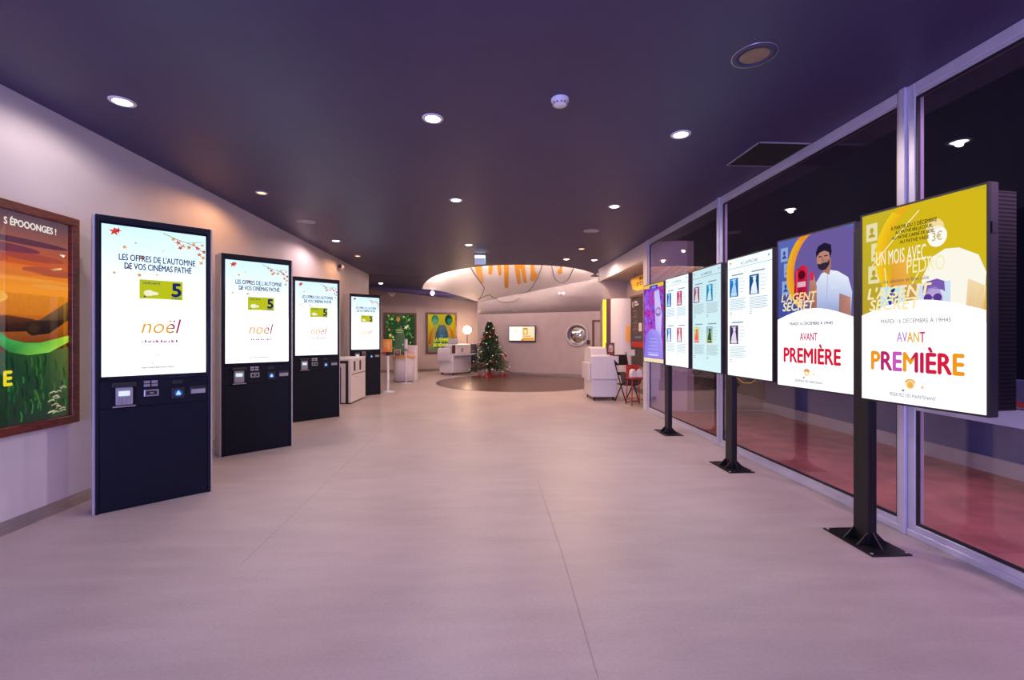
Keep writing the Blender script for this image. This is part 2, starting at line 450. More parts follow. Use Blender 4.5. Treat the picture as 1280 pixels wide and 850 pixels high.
# ceilings
ARC = [(528,361,15.2),(529,357,14.75),(531,354,14.3),(535,350.3,13.7),(540,347,13.2),(547,343.8,12.8),(555,341,12.5),(565,338.5,12.2),(575,336.5,11.95),(588,334.5,11.7),(600,333,11.5),(612,332,11.38),
       (625,331.4,11.28),(638,331.1,11.25),(650,331,11.24),(665,331.1,11.25),(680,331.6,11.32),(692,332.4,11.42),(705,333.5,11.57),(718,335.3,11.82),(730,338,12.2),(738,340.2,12.55),(745,343,13.0),(750,345.2,13.4),(754,346.8,13.69)]
arc = [P(*a) for a in ARC]
low = [P(*a) for a in ((528,361,15.2),(542,362.3,15.45),(557.5,365.2,15.7),(578,371,16.0),(597,377,16.4))]
# dark ceiling: flat hall part plus the far part running to the round opening
y1 = 10.6
m = MB()
hole = []
m.box(XL-.1, XR+.1, -4.4, y1, CEIL, CEIL+.15)
C0 = Vector((XL, 13.2, CEIL))
pw_top = [P(px, py, pw(px)) for px, py in ((405,348.5),(460,357),(495,362.5),(528,368),(562,373),(597,378))]
outer = [Vector((XL-.1, y1, CEIL)), C0+Vector((-.1,0,0)), Vector((pw_top[0].x-1.5, 13.4, CEIL+.02)), pw_top[0]+Vector((-1.5,.3,0))] + pw_top + low[::-1][0:1] + low[::-1][1:-1] + arc + \
        [Vector((XR+.10, 13.3, CEIL)), Vector((XR+.1, y1, CEIL))]
tri = tessellate_polygon([[Vector((p.x, p.y, 0)) for p in outer]])
ids = [m.pt(p) for p in outer]; ids2 = [m.pt(p+Vector((0,0,.15))) for p in outer]
for t in tri:
    a, b, c = t
    nz = (outer[b]-outer[a]).cross(outer[c]-outer[a]).z
    if nz > 0: t = (a, c, b)
    m.face([ids[i] for i in t]); m.face([ids2[i] for i in t[::-1]])
from mathutils.bvhtree import BVHTree
CEIL_BVH = BVHTree.FromPolygons([tuple(p) for p in m.v], m.f)
ceil = struct(m.build('ceiling', M_CEIL), 'dark plum painted ceiling')
# white surface beyond the curved edge
def resample(pts, n):
    L = [0]
    for a, b in zip(pts, pts[1:]): L.append(L[-1]+(b-a).length)
    out = []
    for k in range(n+1):
        s = L[-1]*k/n; i = 0
        while i < len(pts)-2 and L[i+1] < s: i += 1
        out.append(pts[i].lerp(pts[i+1], (s-L[i])/max(1e-9, L[i+1]-L[i])))
    return out
N, Kk = 60, 10
arc_r = resample(arc, N)
ccx, ccy = W2(-.1, 13.9)
up_ = []
for i, p in enumerate(arc_r):
    t = math.sin(PI*i/N)**.6; o = Vector((p.x-ccx, p.y-ccy, 0)).normalized()
    up_.append(p+o*.42*t+Vector((0, 0, .02+.62*t)))
lo_ = resample(low+[AT.lerp(RT, t) for t in (.25,.5,.75,1)], N)
m = MB()
for i in range(N+1):
    for k in range(Kk+1): m.pt(up_[i].lerp(lo_[i], k/Kk))
for i in range(N):
    for k in range(Kk):
        a = i*(Kk+1)+k; m.face([a, a+1, a+Kk+2, a+Kk+1], True)
WHITE_CEIL = m
cw = struct(m.build('ceiling_white', M_CEILW), 'white round ceiling field with orange drips and speech bubble lines')
# riser of the recess; unseen LED strip assumed in its trough as uplight
m2 = MB()
for i in range(N+1): m2.pt(up_[i]+Vector((0, 0, .01))); m2.pt(Vector((up_[i].x, up_[i].y, arc_r[i].z+.05)))
for i in range(N): m2.face([2*i, 2*i+1, 2*i+3, 2*i+2], True)
struct(m2.build('ceiling_recess', M_CEILW), 'white riser of the recess above the curved ceiling edge')
cs_ = [a.lerp(Vector((b.x, b.y, a.z)), .55)+Vector((0, 0, .19)) for a, b in zip(arc_r, up_)][4:-4]
led = MB().tube(cs_, .036, 6).build('cove_fill', E_COVE)
tag(led, 'unseen fill strip assumed above the curved edge of the dark ceiling', 'light strip')
from mathutils.bvhtree import BVHTree
bvh = BVHTree.FromPolygons([tuple(p) for p in m.v], m.f)
CAMP = Vector((0, 0, CH))
def on_white(px, py):
    """point of the painted ceiling seen at this place, a few mm proud of it"""
    d = (P(px, py, 1.0)-CAMP).normalized()
    h = bvh.ray_cast(CAMP, d)
    if h[0] is None:
        # clamp towards the middle of the field
        for q in range(1, 30):
            h = bvh.ray_cast(CAMP, (P(px+(640-px)*q*.01, py+(352-py)*q*.03, 1.0)-CAMP).normalized())
            if h[0] is not None: break
    if h[0] is None: return None
    n = h[1] if h[1].dot(d) < 0 else -h[1]
    return h[0]+n*.006
def zp(x, y): return (520+x*240/1280, 320+y*80/427)    # zoomed-crop coordinates of the ceiling painting
def paint_poly(name, zpts, mt):
    pts = [on_white(*zp(*p)) for p in zpts]; pts = [p for p in pts if p]
    mb = MB(); ids = [mb.pt(p) for p in pts]
    for t in tessellate_polygon([[Vector((p.x, p.y, 0)) for p in pts]]): mb.face([ids[i] for i in t])
    return mb.build(name, mt, cw)
def drip(x0, x1, yt, yb, xb=None, wb=None):
    """one painted drip, rounded at its lower end"""
    xb = (x0+x1)/2 if xb is None else xb; wb = (x1-x0) if wb is None else wb
    L = [(x0+(xb-wb/2-x0)*t, yt+(yb-wb/2-yt)*t) for t in (0, .25, .5, .75, 1)]
    E = [(xb-wb/2*math.cos(a), yb-wb/2+wb/2*math.sin(a)) for a in [PI*k/8 for k in range(1, 8)]]
    Rr = [(x1+(xb+wb/2-x1)*t, yt+(yb-wb/2-yt)*t) for t in (1, .75, .5, .25, 0)]
    return L+E+Rr
for dd in (drip(388,436,66,186,436,20), drip(484,512,62,124,494,22), drip(540,567,58,130,559,16), drip(585,618,54,214,603,26),
           drip(655,690,52,188,686,22), drip(692,722,52,180,728,20)):
    paint_poly('orange_drip', dd, M_ORANGE)
paint_poly('orange_drip', [(660,53),(715,53),(712,85),(665,80)], M_ORANGE)
paint_poly('orange_drip', [(762,54),(787,55),(790,100),(810,125),(795,160),(775,168),(760,155),(766,120)], M_ORANGE)
paint_poly('orange_drip', [(958,60),(976,60),(974,85),(966,88),(960,84)], M_ORANGE)
paint_poly('orange_spot', [(960+16*math.cos(a), 102+17*math.sin(a)) for a in [2*PI*k/16 for k in range(16)]], M_ORANGE)
def paint_line(name, zpts, r=.014):
    pts = []
    for (a, b), (c, d) in zip(zpts, zpts[1:]):
        for k in range(4): pts.append(on_white(*zp(a+(c-a)*k/4, b+(d-b)*k/4)))
    pts.append(on_white(*zp(*zpts[-1]))); pts = [p for p in pts if p]
    return MB().tube(pts, r, 5).build(name, M_LINE, cw)
paint_line('bubble_outline', [(362,74),(385,115),(415,155),(445,195),(455,215),(445,250),(430,275),(412,293),(450,272),(490,255),(512,275),(535,292)])
paint_line('bubble_outline', [(690,280),(735,250),(775,205),(805,155),(828,100),(840,58)])
paint_line('bubble_outline', [(905,62),(915,115),(930,155),(955,176),(985,176),(1015,155),(1035,115),(1055,72)])
# the lower part of the bubble runs on over the soffit
sp = []
Sa, Sb, Sc = AT, RT, FA.lerp(FB, .6)
sof = BVHTree.FromPolygons([tuple(v) for v in [FA, FB, RT2, AT]], [(0, 1, 2), (0, 2, 3)])
for x, y in ((535,292),(560,302),(590,309),(620,310),(650,302),(690,280)):
    px, py = zp(x, y); d = (P(px, py, 1.0)-CAMP).normalized()
    h = on_white(px, py-1.2)
    h2 = sof.ray_cast(CAMP, d)
    sp.append((h2[0]-d*.06) if h2[0] is not None else h)
o_ = MB().tube([p for p in sp if p], .014, 5).build('bubble_outline', M_LINE, cw)

# right side: pier, lintel, alcove
struct(bx('wall_right_pier', M_WALL, None, XR, XR+.75, 8.19, 8.42, 0, CEIL), 'narrow white pier at the end of the glazing')
struct(bx('wall_right_lintel', M_WALL, None, XR, XR+.12, 8.42, 11.75, 2.815, CEIL), 'white lintel above the alcove opening')
struct(bx('ceiling_alcove', M_WALLG, None, XR+.12, XR+.73, 8.42, 11.75, 2.83, 2.90), 'soffit inside the alcove')
m = MB(); m.prism([(XR, CEIL), (XR, 2.815), (3.08, 2.76), (3.20, 2.62), (3.29, 2.42), (3.33, 2.25), (3.70, 2.25), (3.70, CEIL)], 'y', 11.75, 11.88)
struct(m.build('wall_alcove_cheek', M_WALLG), 'curved end cheek of the alcove')
struct(bx('wall_alcove', M_WALLG, None, 3.70, 3.85, 8.2, 14.6, 0, CEIL), 'rear wall of the alcove')
struct(bx('baseboard_alcove', M_BASEG, None, 3.685, 3.70, 8.42, 14.2, 0, .12))


# glazing on the right: three bays in view, one behind the camera
mull = [8.17, 5.61, 3.05, .49, -2.07, -4.3]
for n in range(5):
    ya, yb = mull[n+1], mull[n]       # near, far
    m = MB(); xo = XR-.01
    m.box(xo, XR+.06, yb-.085, yb-.03, 0, CEIL)                   # far jamb
    m.box(xo-.02, XR+.07, yb-.03, yb+.02, 0, CEIL)               # mullion core
    m.box(xo, XR+.06, ya+.02, ya+.055, 0, CEIL)                  # near jamb
    m.box(xo, XR+.06, ya+.055, yb-.085, 0, .085)                 # bottom rail
    m.box(xo-.012, XR+.06, ya+.02, yb-.03, 0, .045)
    m.box(xo, XR+.06, ya+.055, yb-.085, CEIL-.075, CEIL)         # top rail
    m.box(xo+.012, XR+.05, ya+.055, yb-.085, CEIL-.10, CEIL-.075)
    wn = struct(m.build('window_%d' % (n+1), M_ALU, None, .004, 1), ['glazed bay beside the white pier', 'glazed bay between the second and third mullion', 'nearest glazed bay with a low cross rail', 'glazed bay beside the viewer', 'glazed bay by the entrance'][n])
    g = bx('pane', M_GLASS, wn, XR+.004, XR+.014, ya+.05, yb-.08, .08, CEIL-.09)
    gk = MB()
    for z0, z1 in ((.085, .10), (CEIL-.112, CEIL-.10)): gk.box(xo+.008, XR+.02, ya+.055, yb-.085, z0, z1)
    for a, b in ((ya+.055, ya+.066), (yb-.096, yb-.085)): gk.box(xo+.008, XR+.02, a, b, .10, CEIL-.112)
    gk.build('gasket', M_BLACKP, wn)
    if n >= 2:
        bx('cross_rail', M_ALU, wn, xo, XR+.06, ya+.055, yb-.085, .88, .985, .004)
        bx('red_strip', M_RED, wn, xo-.002, XR+.06, ya+.055, yb-.085, 1.0, 1.02)
# outside
struct(bx('floor_outside', M_OUTFLOOR, None, XR+.06, 12, -8, 8.2, -.12, -.02), 'reddish paving outside the glazing')
struct(bx('wall_outside', M_OUTWALL, None, 5.22, 5.4, -8, 8.2, -.02, .95), 'low dark blue wall outside the glazing')
struct(bx('baseboard_outside', M_OUTTRIM, None, 5.19, 5.22, -8, 8.2, -.02, .14))
struct(bx('ceiling_outside', M_NAVYSOFF, None, XR+.06, 3.47, -8, 8.2, CEIL-.005, CEIL+.1), 'navy soffit strip just outside the glazing')
struct(bx('wall_far_outside', M_NAVYSOFF, None, 11.8, 12, -8, 8.2, -.02, 3.2))
# unseen entrance wall behind the camera, glazed opening added for the blue fill
m = MB(); m.box(XL-.18, -2.9, -4.5, -4.4, 0, CEIL); m.box(2.7, XR+.1, -4.5, -4.4, 0, CEIL); m.box(-2.9, 2.7, -4.5, -4.4, 2.9, CEIL)
struct(m.build('wall_entrance', M_WALL), 'entrance wall behind the viewer')
m = MB()
for xx in (-2.9, -1.05, .8, 2.64): m.box(xx, xx+.06, -4.48, -4.42, 0, 2.9)
m.box(-2.9, 2.7, -4.48, -4.42, 2.84, 2.9)
wn = struct(m.build('door_1', M_ALU), 'unseen glazed doors behind the viewer, added for the blue fill')
bx('pane', M_GLASS, wn, -2.88, 2.68, -4.455, -4.445, .02, 2.86)
# closing walls of the space behind the left wall
struct(bx('wall_far_left', M_WALLG, None, -9, -8.85, 13.0, 19, 0, CEIL+.3))

# ================================================================== TICKET KIOSKS
KW, KH = .783, 2.345
SCR_W, SCR_H = .688, 1.205; SCR_X0 = -SCR_W/2; SCR_Z0 = 1.072
NAVYT = '#1d2a63'
def grad_screen(name, top, bot, z0, z1, k):
    m = bpy.data.materials.new(name); m.use_nodes = True; nt = m.node_tree; nt.nodes.remove(nt.nodes['Principled BSDF'])
    tc = nt.nodes.new('ShaderNodeTexCoord'); sp = nt.nodes.new('ShaderNodeSeparateXYZ'); mr = nt.nodes.new('ShaderNodeMapRange')
    mr.inputs[1].default_value = z0; mr.inputs[2].default_value = z1
    n = nt.nodes.new('ShaderNodeTexNoise'); n.inputs['Scale'].default_value = 5
    ad = nt.nodes.new('ShaderNodeMath'); ad.operation = 'MULTIPLY_ADD'; ad.inputs[1].default_value = .25
    sb = nt.nodes.new('ShaderNodeMath'); sb.operation = 'SUBTRACT'; sb.inputs[1].default_value = .125
    r = nt.nodes.new('ShaderNodeValToRGB'); r.color_ramp.elements[0].color = bot; r.color_ramp.elements[1].color = top
    e = nt.nodes.new('ShaderNodeEmission'); e.inputs[1].default_value = k
    nt.links.new(tc.outputs['Object'], sp.inputs[0]); nt.links.new(sp.outputs['Z'], mr.inputs[0]); nt.links.new(tc.outputs['Object'], n.inputs['Vector'])
    nt.links.new(n.outputs['Fac'], ad.inputs[0]); nt.links.new(mr.outputs[0], sb.inputs[0]); nt.links.new(sb.outputs[0], ad.inputs[2])
    nt.links.new(ad.outputs[0], r.inputs[0]); nt.links.new(r.outputs[0], e.inputs[0]); nt.links.new(e.outputs[0], nt.nodes['Material Output'].inputs[0])
    return m
E_KSCR = grad_screen('kiosk_screen_light', hx('#c3e4f4', 1.05), hx('#f4fbff', 1.1), SCR_Z0+.4*SCR_H, SCR_Z0+SCR_H, 1.25)
E_WSCR = grad_screen('display_screen_light', hx('#e6f4fa', 1.05), hx('#f6feff', 1.1), 0, 1.21, 1.15)
E_WSCR2 = grad_screen('display_screen_pale_light', hx('#c9e6ee', 1.0), hx('#d6f3f6', 1.0), 0, 1.21, 1.05)

def make_kiosk():
    t = thing('ticket_kiosk', 'tall navy ticket kiosk beside the wooden framed poster, largest of four', 'kiosk')
    hw = KW/2
    bx('body', M_NAVY, t, -hw+.012, hw-.012, .012, .20, 0, KH-.004, .006)
    for s in (-1, 1):
        a, b = sorted((s*(hw-.012), s*(hw+.004)))
        bx('side_trim', M_TRIM, t, a, b, .006, .235, 0, KH, .003)
        a, b = sorted((s*(hw-.034), s*(hw-.012)))
        bx('front_stile', M_NAVY, t, a, b, -.006, .012, 0, KH, .004)
    bx('top_cap', M_NAVY, t, -hw+.034, hw-.034, -.006, .012, KH-.05, KH, .004)
    bx('bezel', M_GLOSSK, t, -hw+.034, hw-.034, 0, .012, SCR_Z0-.035, KH-.05)
    lp = bx('lower_panel', M_NAVY, t, -hw+.036, hw-.036, .002, .012, .58+.24, SCR_Z0-.04, .002)
    bx('service_door', M_NAVY, t, -hw+.036, hw-.036, .002, .012, .012, .58+.234, .002)
    scr = bx('screen', E_KSCR, t, SCR_X0, SCR_X0+SCR_W, -.003, .004, SCR_Z0, SCR_Z0+SCR_H)
    p = Print(SCR_X0, SCR_Z0, SCR_W, SCR_H, -.003, gain=1.0)
    # white hill of the lower half
    W_ = (1.45, 1.45, 1.5, 1)
    hill = [(0, .001), (1, .001)] + [(1-k/24, .44+.085*math.sin(PI*k/24)**.8) for k in range(25)]
    p.poly(hill, W_)
    p.flush('white_hill', PRINT_LIT, scr)
    p.up()
    # leaves
    for u, v, r, c, a in ((.11,.955,.055,'#d8402c',.3),(.14,.965,.04,'#c62a20',1.2),(.20,.86,.03,'#eaa04a',.5),(.30,.895,.016,'#b89060',0),(.36,.80,.035,'#d98a3e',.2),(.11,.685,.022,'#dd8c46',.9),
                          (.23,.725,.024,'#c8402e',.2),(.335,.68,.03,'#d98f3f',.4),(.50,.69,.017,'#e3a45c',.2),(.56,.86,.014,'#e6b070',.4),
                          (.66,.95,.03,'#e39a55',.1),(.71,.93,.04,'#d96f4a',.7),(.76,.91,.034,'#e6a04e',.2),(.73,.895,.032,'#c8352c',1.0),(.82,.905,.036,'#dc7f45',.3),(.87,.93,.034,'#e0a860',.8),(.91,.905,.036,'#d8574a',.2),
                          (.96,.93,.03,'#e7ae62',.5),(.93,.86,.034,'#dd6b40',.2),(.97,.84,.036,'#e3a04c',.9),(.95,.80,.034,'#e6a24e',.1),(.98,.885,.03,'#cc4434',.3)):
        p.leaf(u, v, r, c, a)
    p.line([(.56,.985),(.68,.955),(.80,.935),(.90,.915),(.99,.87)], .007, '#8a6a5a'); p.line([(.80,.935),(.88,.945),(.97,.955)], .005, '#8a6a5a')
    p.flush('autumn_leaves', PRINT_LIT, scr)
    p.up()
    p.text("LES OFFRES DE L'AUTOMNE", .15, .885, .772, .815, NAVYT, .012)
    p.text('DE VOS CINÉMAS PATHÉ', .20, .845, .716, .768, NAVYT, .012)
    p.flush('heading_lettering', PRINT_LIT, scr)
    # the card
    card = [(.335, .50), (.755, .50), (.755, .665), (.335, .665)]
    p.poly([(.335, .521), (.545, .524), (.755, .521), (.755, .652), (.335, .652)], '#bcc31c')
    p.up()
    p.text('CINÉCARTE', .365, .53, .622, .640, NAVYT, .01)
    p.text('5', .648, .735, .545, .635, NAVYT, .03); p.text('PLACES', .645, .735, .527, .540, NAVYT)
    p.ell(.425, .562, .05, .02, '#f3f5d8'); p.ell(.47, .56, .045, .012, '#f3f5d8'); p.ell(.40, .55, .02, .012, '#e8ecc4')
    p.ell(.385, .538, .012, .006, '#2a3a3a')
    p.flush('offer_card', PRINT_LIT, scr)
    # noel lettering
    nc = lambda x: '#f0a93c' if x < .72 else '#a8264a'
    p.text('noël', .35, .74, .285, .385, nc, 0.0, .25)
    p.flush('greeting_lettering', PRINT_LIT, scr)
    p.text('DE LA PLACE', .40, .66, .452, .466, '#e4eef6')
    p.line([(.37, .262), (.68, .262)], .006, '#f6dcb4')
    for k in range(14): 
        u = .36+k*.025; p.rect(u, u+.008+.008*(k*7 % 3), .222, .232+.006*(k % 2), ['#7c4a8c', '#4a3a80', '#c86a90'][k % 3])
    p.rect(.48, .54, .135, .140, '#c9c4da')
    p.leaf(.46, .078, .012, '#c8402e')
    for k in range(16):
        u = .35+k*.02; p.rect(u, u+.014, .045, .056, '#8d8fa6' if k % 3 else '#b8b8cc')
    p.flush('small_print', PRINT_LIT, scr)['kind'] = 'stuff'
    # payment hardware  (x from -hw, z)
    ct = bx('card_terminal', M_GREYP, t, -.262, -.156, -.03, .004, .842, .985, .008)
    bx('terminal_display', E_TERM, ct, -.245, -.175, -.0325, -.03, .915, .955)
    m = MB()
    for i in range(3):
        for k in range(4): m.box(-.245+i*.026, -.226+i*.026, -.034, -.03, .852+k*.015, .862+k*.015)
    m.build('keypad', M_STEEL, ct)
    bx('terminal_hood', M_BLACKP, ct, -.285, -.135, -.04, .004, .985, 1.02, .006)
    bx('terminal_rest', M_STEEL, ct, -.28, -.14, -.045, .004, .828, .838)
    m = MB()
    for i in range(2):
        for k in range(2): m.box(-.085+i*.05, -.045+i*.05, -.002, .004, .975+k*.028, .996+k*.028)
    m.build('payment_mark', M_STEEL, t)
    cr = bx('card_slot', M_STEEL, t, -.085, .012, -.006, .004, .895, .950, .003)
    bx('slot_mouth', M_BLACKP, cr, -.072, 0, -.008, -.004, .906, .939)
    bx('slot_light', M_STEEL, cr, -.05, -.022, -.009, -.008, .917, .928)
    sc_ = bx('ticket_scanner', M_BLACKP, t, .098, .190, -.012, .004, .86, .950, .004)
    pp = Print(.115, .875, .06, .06, -.0122)
    pp.ell(.5, .5, .48, .48, '#1d57b8'); pp.up(); pp.line([(.25,.3),(.5,.8),(.75,.3),(.25,.3)], .14, '#bfe0ff'); pp.ell(.5, .45, .12, .12, '#d8ecff', 10)
    pp.build('scanner_symbol', PRINT_LIT, sc_)
    bx('speaker_grille', M_BLACKP, t, .105, .175, -.004, .004, .985, 1.015, .003)
    rs = bx('receipt_slot', M_BLACKP, t, .262-.035, .262+.085, -.010, .004, .885, .955, .004)
    bx('slot_flap', M_GREYP, rs, .236, .338, -.0125, -.009, .892, .930)
    return t
kiosk = make_kiosk()
KP = [((117,645),(264.5,614)), ((276,572),(365,557)), ((366.5,528),(424,521)), ((437.5,496.3),(475.5,493))]
KL = [None, 'second tall ticket kiosk from the wooden framed poster', 'third ticket kiosk, standing right before the white striped bin', 'farthest ticket kiosk, beside the orange sign on a post']
ANG = math.radians(45)-YAW
for i, (bl, br) in enumerate(KP):
    o = kiosk if i == 0 else copy_tree(kiosk)
    a, b = FL(*bl), FL(*br); c = (a+b)/2
    o.location = (c.x, c.y, 0); o.rotation_euler = (0, 0, ANG)
    o['group'] = 'ticket kiosks along the left wall'
    if KL[i]: o['label'] = KL[i]

# ================================================================== LEFT POSTER
def poster(name, label, W_, H_, fw, mt, depth=.05):
    """wall poster, local x right, y into the wall, z up; origin bottom centre"""
    t = thing(name, label, 'poster')
    hw = W_/2
    for a, b, c, d in ((-hw, hw, H_-fw, H_), (-hw, hw, 0, fw)): bx('frame_rail', mt, t, a, b, -depth, 0, c, d, .006)
    for a, b in ((-hw, -hw+fw), (hw-fw, hw)): bx('frame_rail', mt, t, a, b, -depth, 0, fw, H_-fw, .006)
    bx('backing', M_BLACKP, t, -hw+fw*.5, hw-fw*.5, -.012, -.002, fw*.5, H_-fw*.5)
    return t
fr = PXW(92, 400, XL); fy = fr.y
PH = 1.655; pz0 = PXW(92, 527, XL).z
PWD = 1.27
t = poster('film_poster', 'large glowing sunset and green sea film poster in reddish wooden frame', PWD, PH, .065, M_FRAME)
t.location = (XL+.001, fy-PWD/2, pz0); t.rotation_euler = (0, 0, PI/2)
# in the frame: u 0..1 along +y (left to right)
p = Print(-PWD/2+.065, .065, PWD-.13, PH-.13, -.012, gain=1.0)
p.rect(0, 1, 0, .62, ('#1d2a1a', '#5a2a12'))
for v0, v1, c0, c1 in ((.38,.52,'#7a3a14','#d9741c'),(.52,.64,'#e8841c','#fa9a2a'),(.64,.76,'#fa9a2a','#e0702c'),(.76,.88,'#cf5a26','#9a5a50'),(.88,1.0,'#9a5a50','#5a4858')):
    p.rect(0, 1, v0, v1, (c0, c1))
p.up()
for u, v, ru, rv, c in ((.75,.80,.22,.018,'#a8483a'),(.88,.74,.2,.022,'#b4543a'),(.62,.72,.2,.014,'#e07830'),(.9,.665,.16,.012,'#f4a040'),(.78,.69,.25,.010,'#f39a3a'),(.55,.83,.25,.02,'#74384a'),(.7,.87,.3,.015,'#5e3646'),(.3,.78,.3,.03,'#b8502e'),(.3,.6,.3,.05,'#f6b04a')): p.ell(u, v, ru, rv, c)
p.poly([(.90,.93-.18),(.955,.765),(.95,.77),(.86,.755)], '#ffe0a0')
# rail and cannon of the ship
p.poly([(0,.47),(.35,.50),(.6,.515),(.76,.50),(.8,.47),(.7,.44),(.3,.43),(0,.41)], ['#3a1d12','#4a2616','#6a3a20','#5a3018','#3a1d12','#24120c','#24120c','#24120c'])
p.up()
p.poly([(.70,.485),(.80,.50),(1.0,.60),(1.0,.50),(.86,.43),(.74,.42)], ['#2c1d14','#6a4a2c','#8a6230','#33241a','#1d140e','#1d140e'])
p.ell(.76, .455, .055, .035, '#2a1a10'); p.ell(.76, .46, .038, .024, '#4a3018')
# green sea and foam, no figures
p.up()
p.poly([(0,.0),(1,0),(1,.36),(.86,.34),(.70,.36),(.55,.34),(.30,.36),(.15,.34),(0,.36)], ['#0e1812','#2a3a2c','#5a6a2a','#2f5a24','#1d4a24','#153f22','#1d4a24','#153f22','#14361e'])
p.up()
p.poly([(.52,.40),(.60,.345),(.72,.325),(.86,.335),(1,.385),(1,.42),(.92,.405),(.80,.385),(.70,.385),(.60,.405),(.55,.44)], ['#2f9a4a','#1d7a3a','#5fb83c','#8fd848','#a8d83c','#c8e04a','#8fd040','#58b040','#4aa84a','#3aa860','#2a8a5a'])
p.ell(.40, .375, .10, .03, '#3a8a3c')
p.up()
for k in range(70):
    u = random.uniform(.56, .98); v = random.uniform(.02, .30); L = random.uniform(.02, .06)
    p.line([(u, v+L), (u+L*.25, v+L*.4), (u+L*.1, v-L*.3)], .010, random.choice(['#1d5a2a', '#0f3a1a', '#2f7a34', '#0c2412', '#3a6a2c', '#174a22']))
for k in range(16):
    u = random.uniform(.86, .98); v = random.uniform(.02, .16); p.line([(u-.03, v), (u, v+.008), (u+.015, v+.002)], .008, random.choice(['#a8a888', '#8a9478', '#c8c4a0']))
p.up()
p.text('E', .572, .618, .19, .255, '#f0e02c', .03)
p.text('S ÉPOOONGES !', .572, .907, .935, .975, '#f4efe8', .02)
p.ell(.895, .058, .012, .006, '#101010')
p.build('poster_print', PRINT_LIT, t)  # print emits its own colours
bx('glazing', M_PICGLASS, t, -PWD/2+.06, PWD/2-.06, -.024, -.021, .06, PH-.06)

# far posters
def far_poster(px0, px1, py0, py1, label, draw):
    pc = (px0+px1)/2; d = pw(pc)
    a = P(px0, py1, pw(px0)); b = P(px1, py1, pw(px1)); W_ = (b-a).length
    z0 = CH-(py1-HOR)*d/F; z1 = CH-(py0-HOR)*d/F
    t = poster('film_poster', label, W_, z1-z0, .07, M_FRAMED)
    c = (a+b)/2; dirv = (PWb-PWa); rz = math.atan2(dirv.y, dirv.x)
    n = Vector((math.sin(rz), -math.cos(rz), 0))
    t.location = (c.x+n.x*.005, c.y+n.y*.005, z0); t.rotation_euler = (0, 0, rz)
    p = Print(-W_/2+.07, .07, W_-.14, z1-z0-.14, -.014, .001, gain=.72)
    draw(p); p.build('poster_print', PRINT_LIT, t)  # far prints emit their colours too, dimmed
def draw1(p):
    p.rect(0, 1, 0, 1, ('#2a4630', '#31502f')); p.up()
    for k in range(110):
        u, v = random.random(), random.random()
        p.leaf(min(.95, max(.05, u)), min(.96, max(.04, v)), random.uniform(.03, .07), random.choice(['#1d3a22', '#3f6a34', '#5a8a3c', '#294a2a', '#7aa046']), random.random())
    p.up()
    p.poly([(.30,0),(.70,0),(.66,.42),(.60,.60),(.52,.72),(.44,.60),(.34,.42)], ['#4a5a44','#56664c','#5e6c52','#66745a','#6a7a5a','#5c6a50','#4e5c46'])
    p.ell(.43, .88, .065, .075, '#c88a4a'); p.ell(.43, .94, .06, .03, '#7a4a24')
    p.up()
    for u, v, c, r in ((.22,.88,'#e6e888',.06),(.62,.94,'#e8e070',.05),(.80,.86,'#d8d878',.05),(.12,.60,'#d87a34',.06),(.16,.45,'#d8d24a',.08),(.25,.40,'#e6e070',.06),(.70,.66,'#f0f0b0',.09),(.76,.70,'#e8e8a0',.06),(.28,.33,'#f0e890',.04),(.85,.25,'#e0d060',.04),(.10,.97,'#e8d878',.04),(.9,.4,'#c86a30',.04),(.6,.2,'#d8d05a',.04)):
        p.leaf(u, v, r, c, u*9); p.ell(u, v, r*.35, r*.28, '#fbf8c8', 10)
    for k, (a, b) in enumerate(((.36,.56),(.34,.62),(.36,.58))): p.rect(a, b, .60-.04*k, .615-.04*k, '#c8c878')
def draw2(p):
    p.rect(0, 1, 0, 1, ('#6a6a58', '#d8be1c')); p.up()
    p.poly([(0,.12),(.12,.2),(.2,.5),(.16,.9),(0,1)], ['#9a6a20','#d89a24','#e8b41c','#e8c41c','#e8c81c'])
    p.poly([(1,.15),(.86,.25),(.80,.6),(.86,.95),(1,1)], ['#c88418','#e8a41c','#f0b81c','#f0c81c','#f0c81c'])
    p.poly([(.24,.10),(.78,.10),(.72,.55),(.62,.72),(.40,.72),(.28,.5)], ['#4a5058','#4a5058','#566070','#6a746c','#6a746c','#50585c'])
    p.ell(.5, .5, .09, .14, '#4a86b0')
    p.up()
    p.ell(.26, .86, .13, .13, '#3f8a6a'); p.ell(.26, .80, .10, .09, '#7ab078'); p.ell(.76, .86, .14, .14, '#24483c'); p.ell(.80, .82, .09, .09, '#4a9a78')
    p.poly([(.02,.2),(.14,.22),(.24,.5),(.18,.66),(.08,.5)], ['#8a4a1c','#c8762c','#e0983c','#d88a34','#b0641c'])
    p.poly([(.98,.30),(.84,.32),(.70,.60),(.74,.70),(.9,.58)], ['#a85a1c','#d8862c','#f0b050','#e89a3c','#c8701c'])
    p.up()
    p.text('LA FEMME', .22, .76, .27, .37, '#e6ea1c', .03); p.text('DE MÉNAGE', .20, .76, .14, .25, '#e6ea1c', .03)
far_poster(479.5, 520.5, 391, 442.5, 'dark green leafy film poster on the far grey wall behind the podium', draw1)
far_poster(532.5, 571, 391, 442, 'yellow film poster with bright lettering on the far grey wall', draw2)

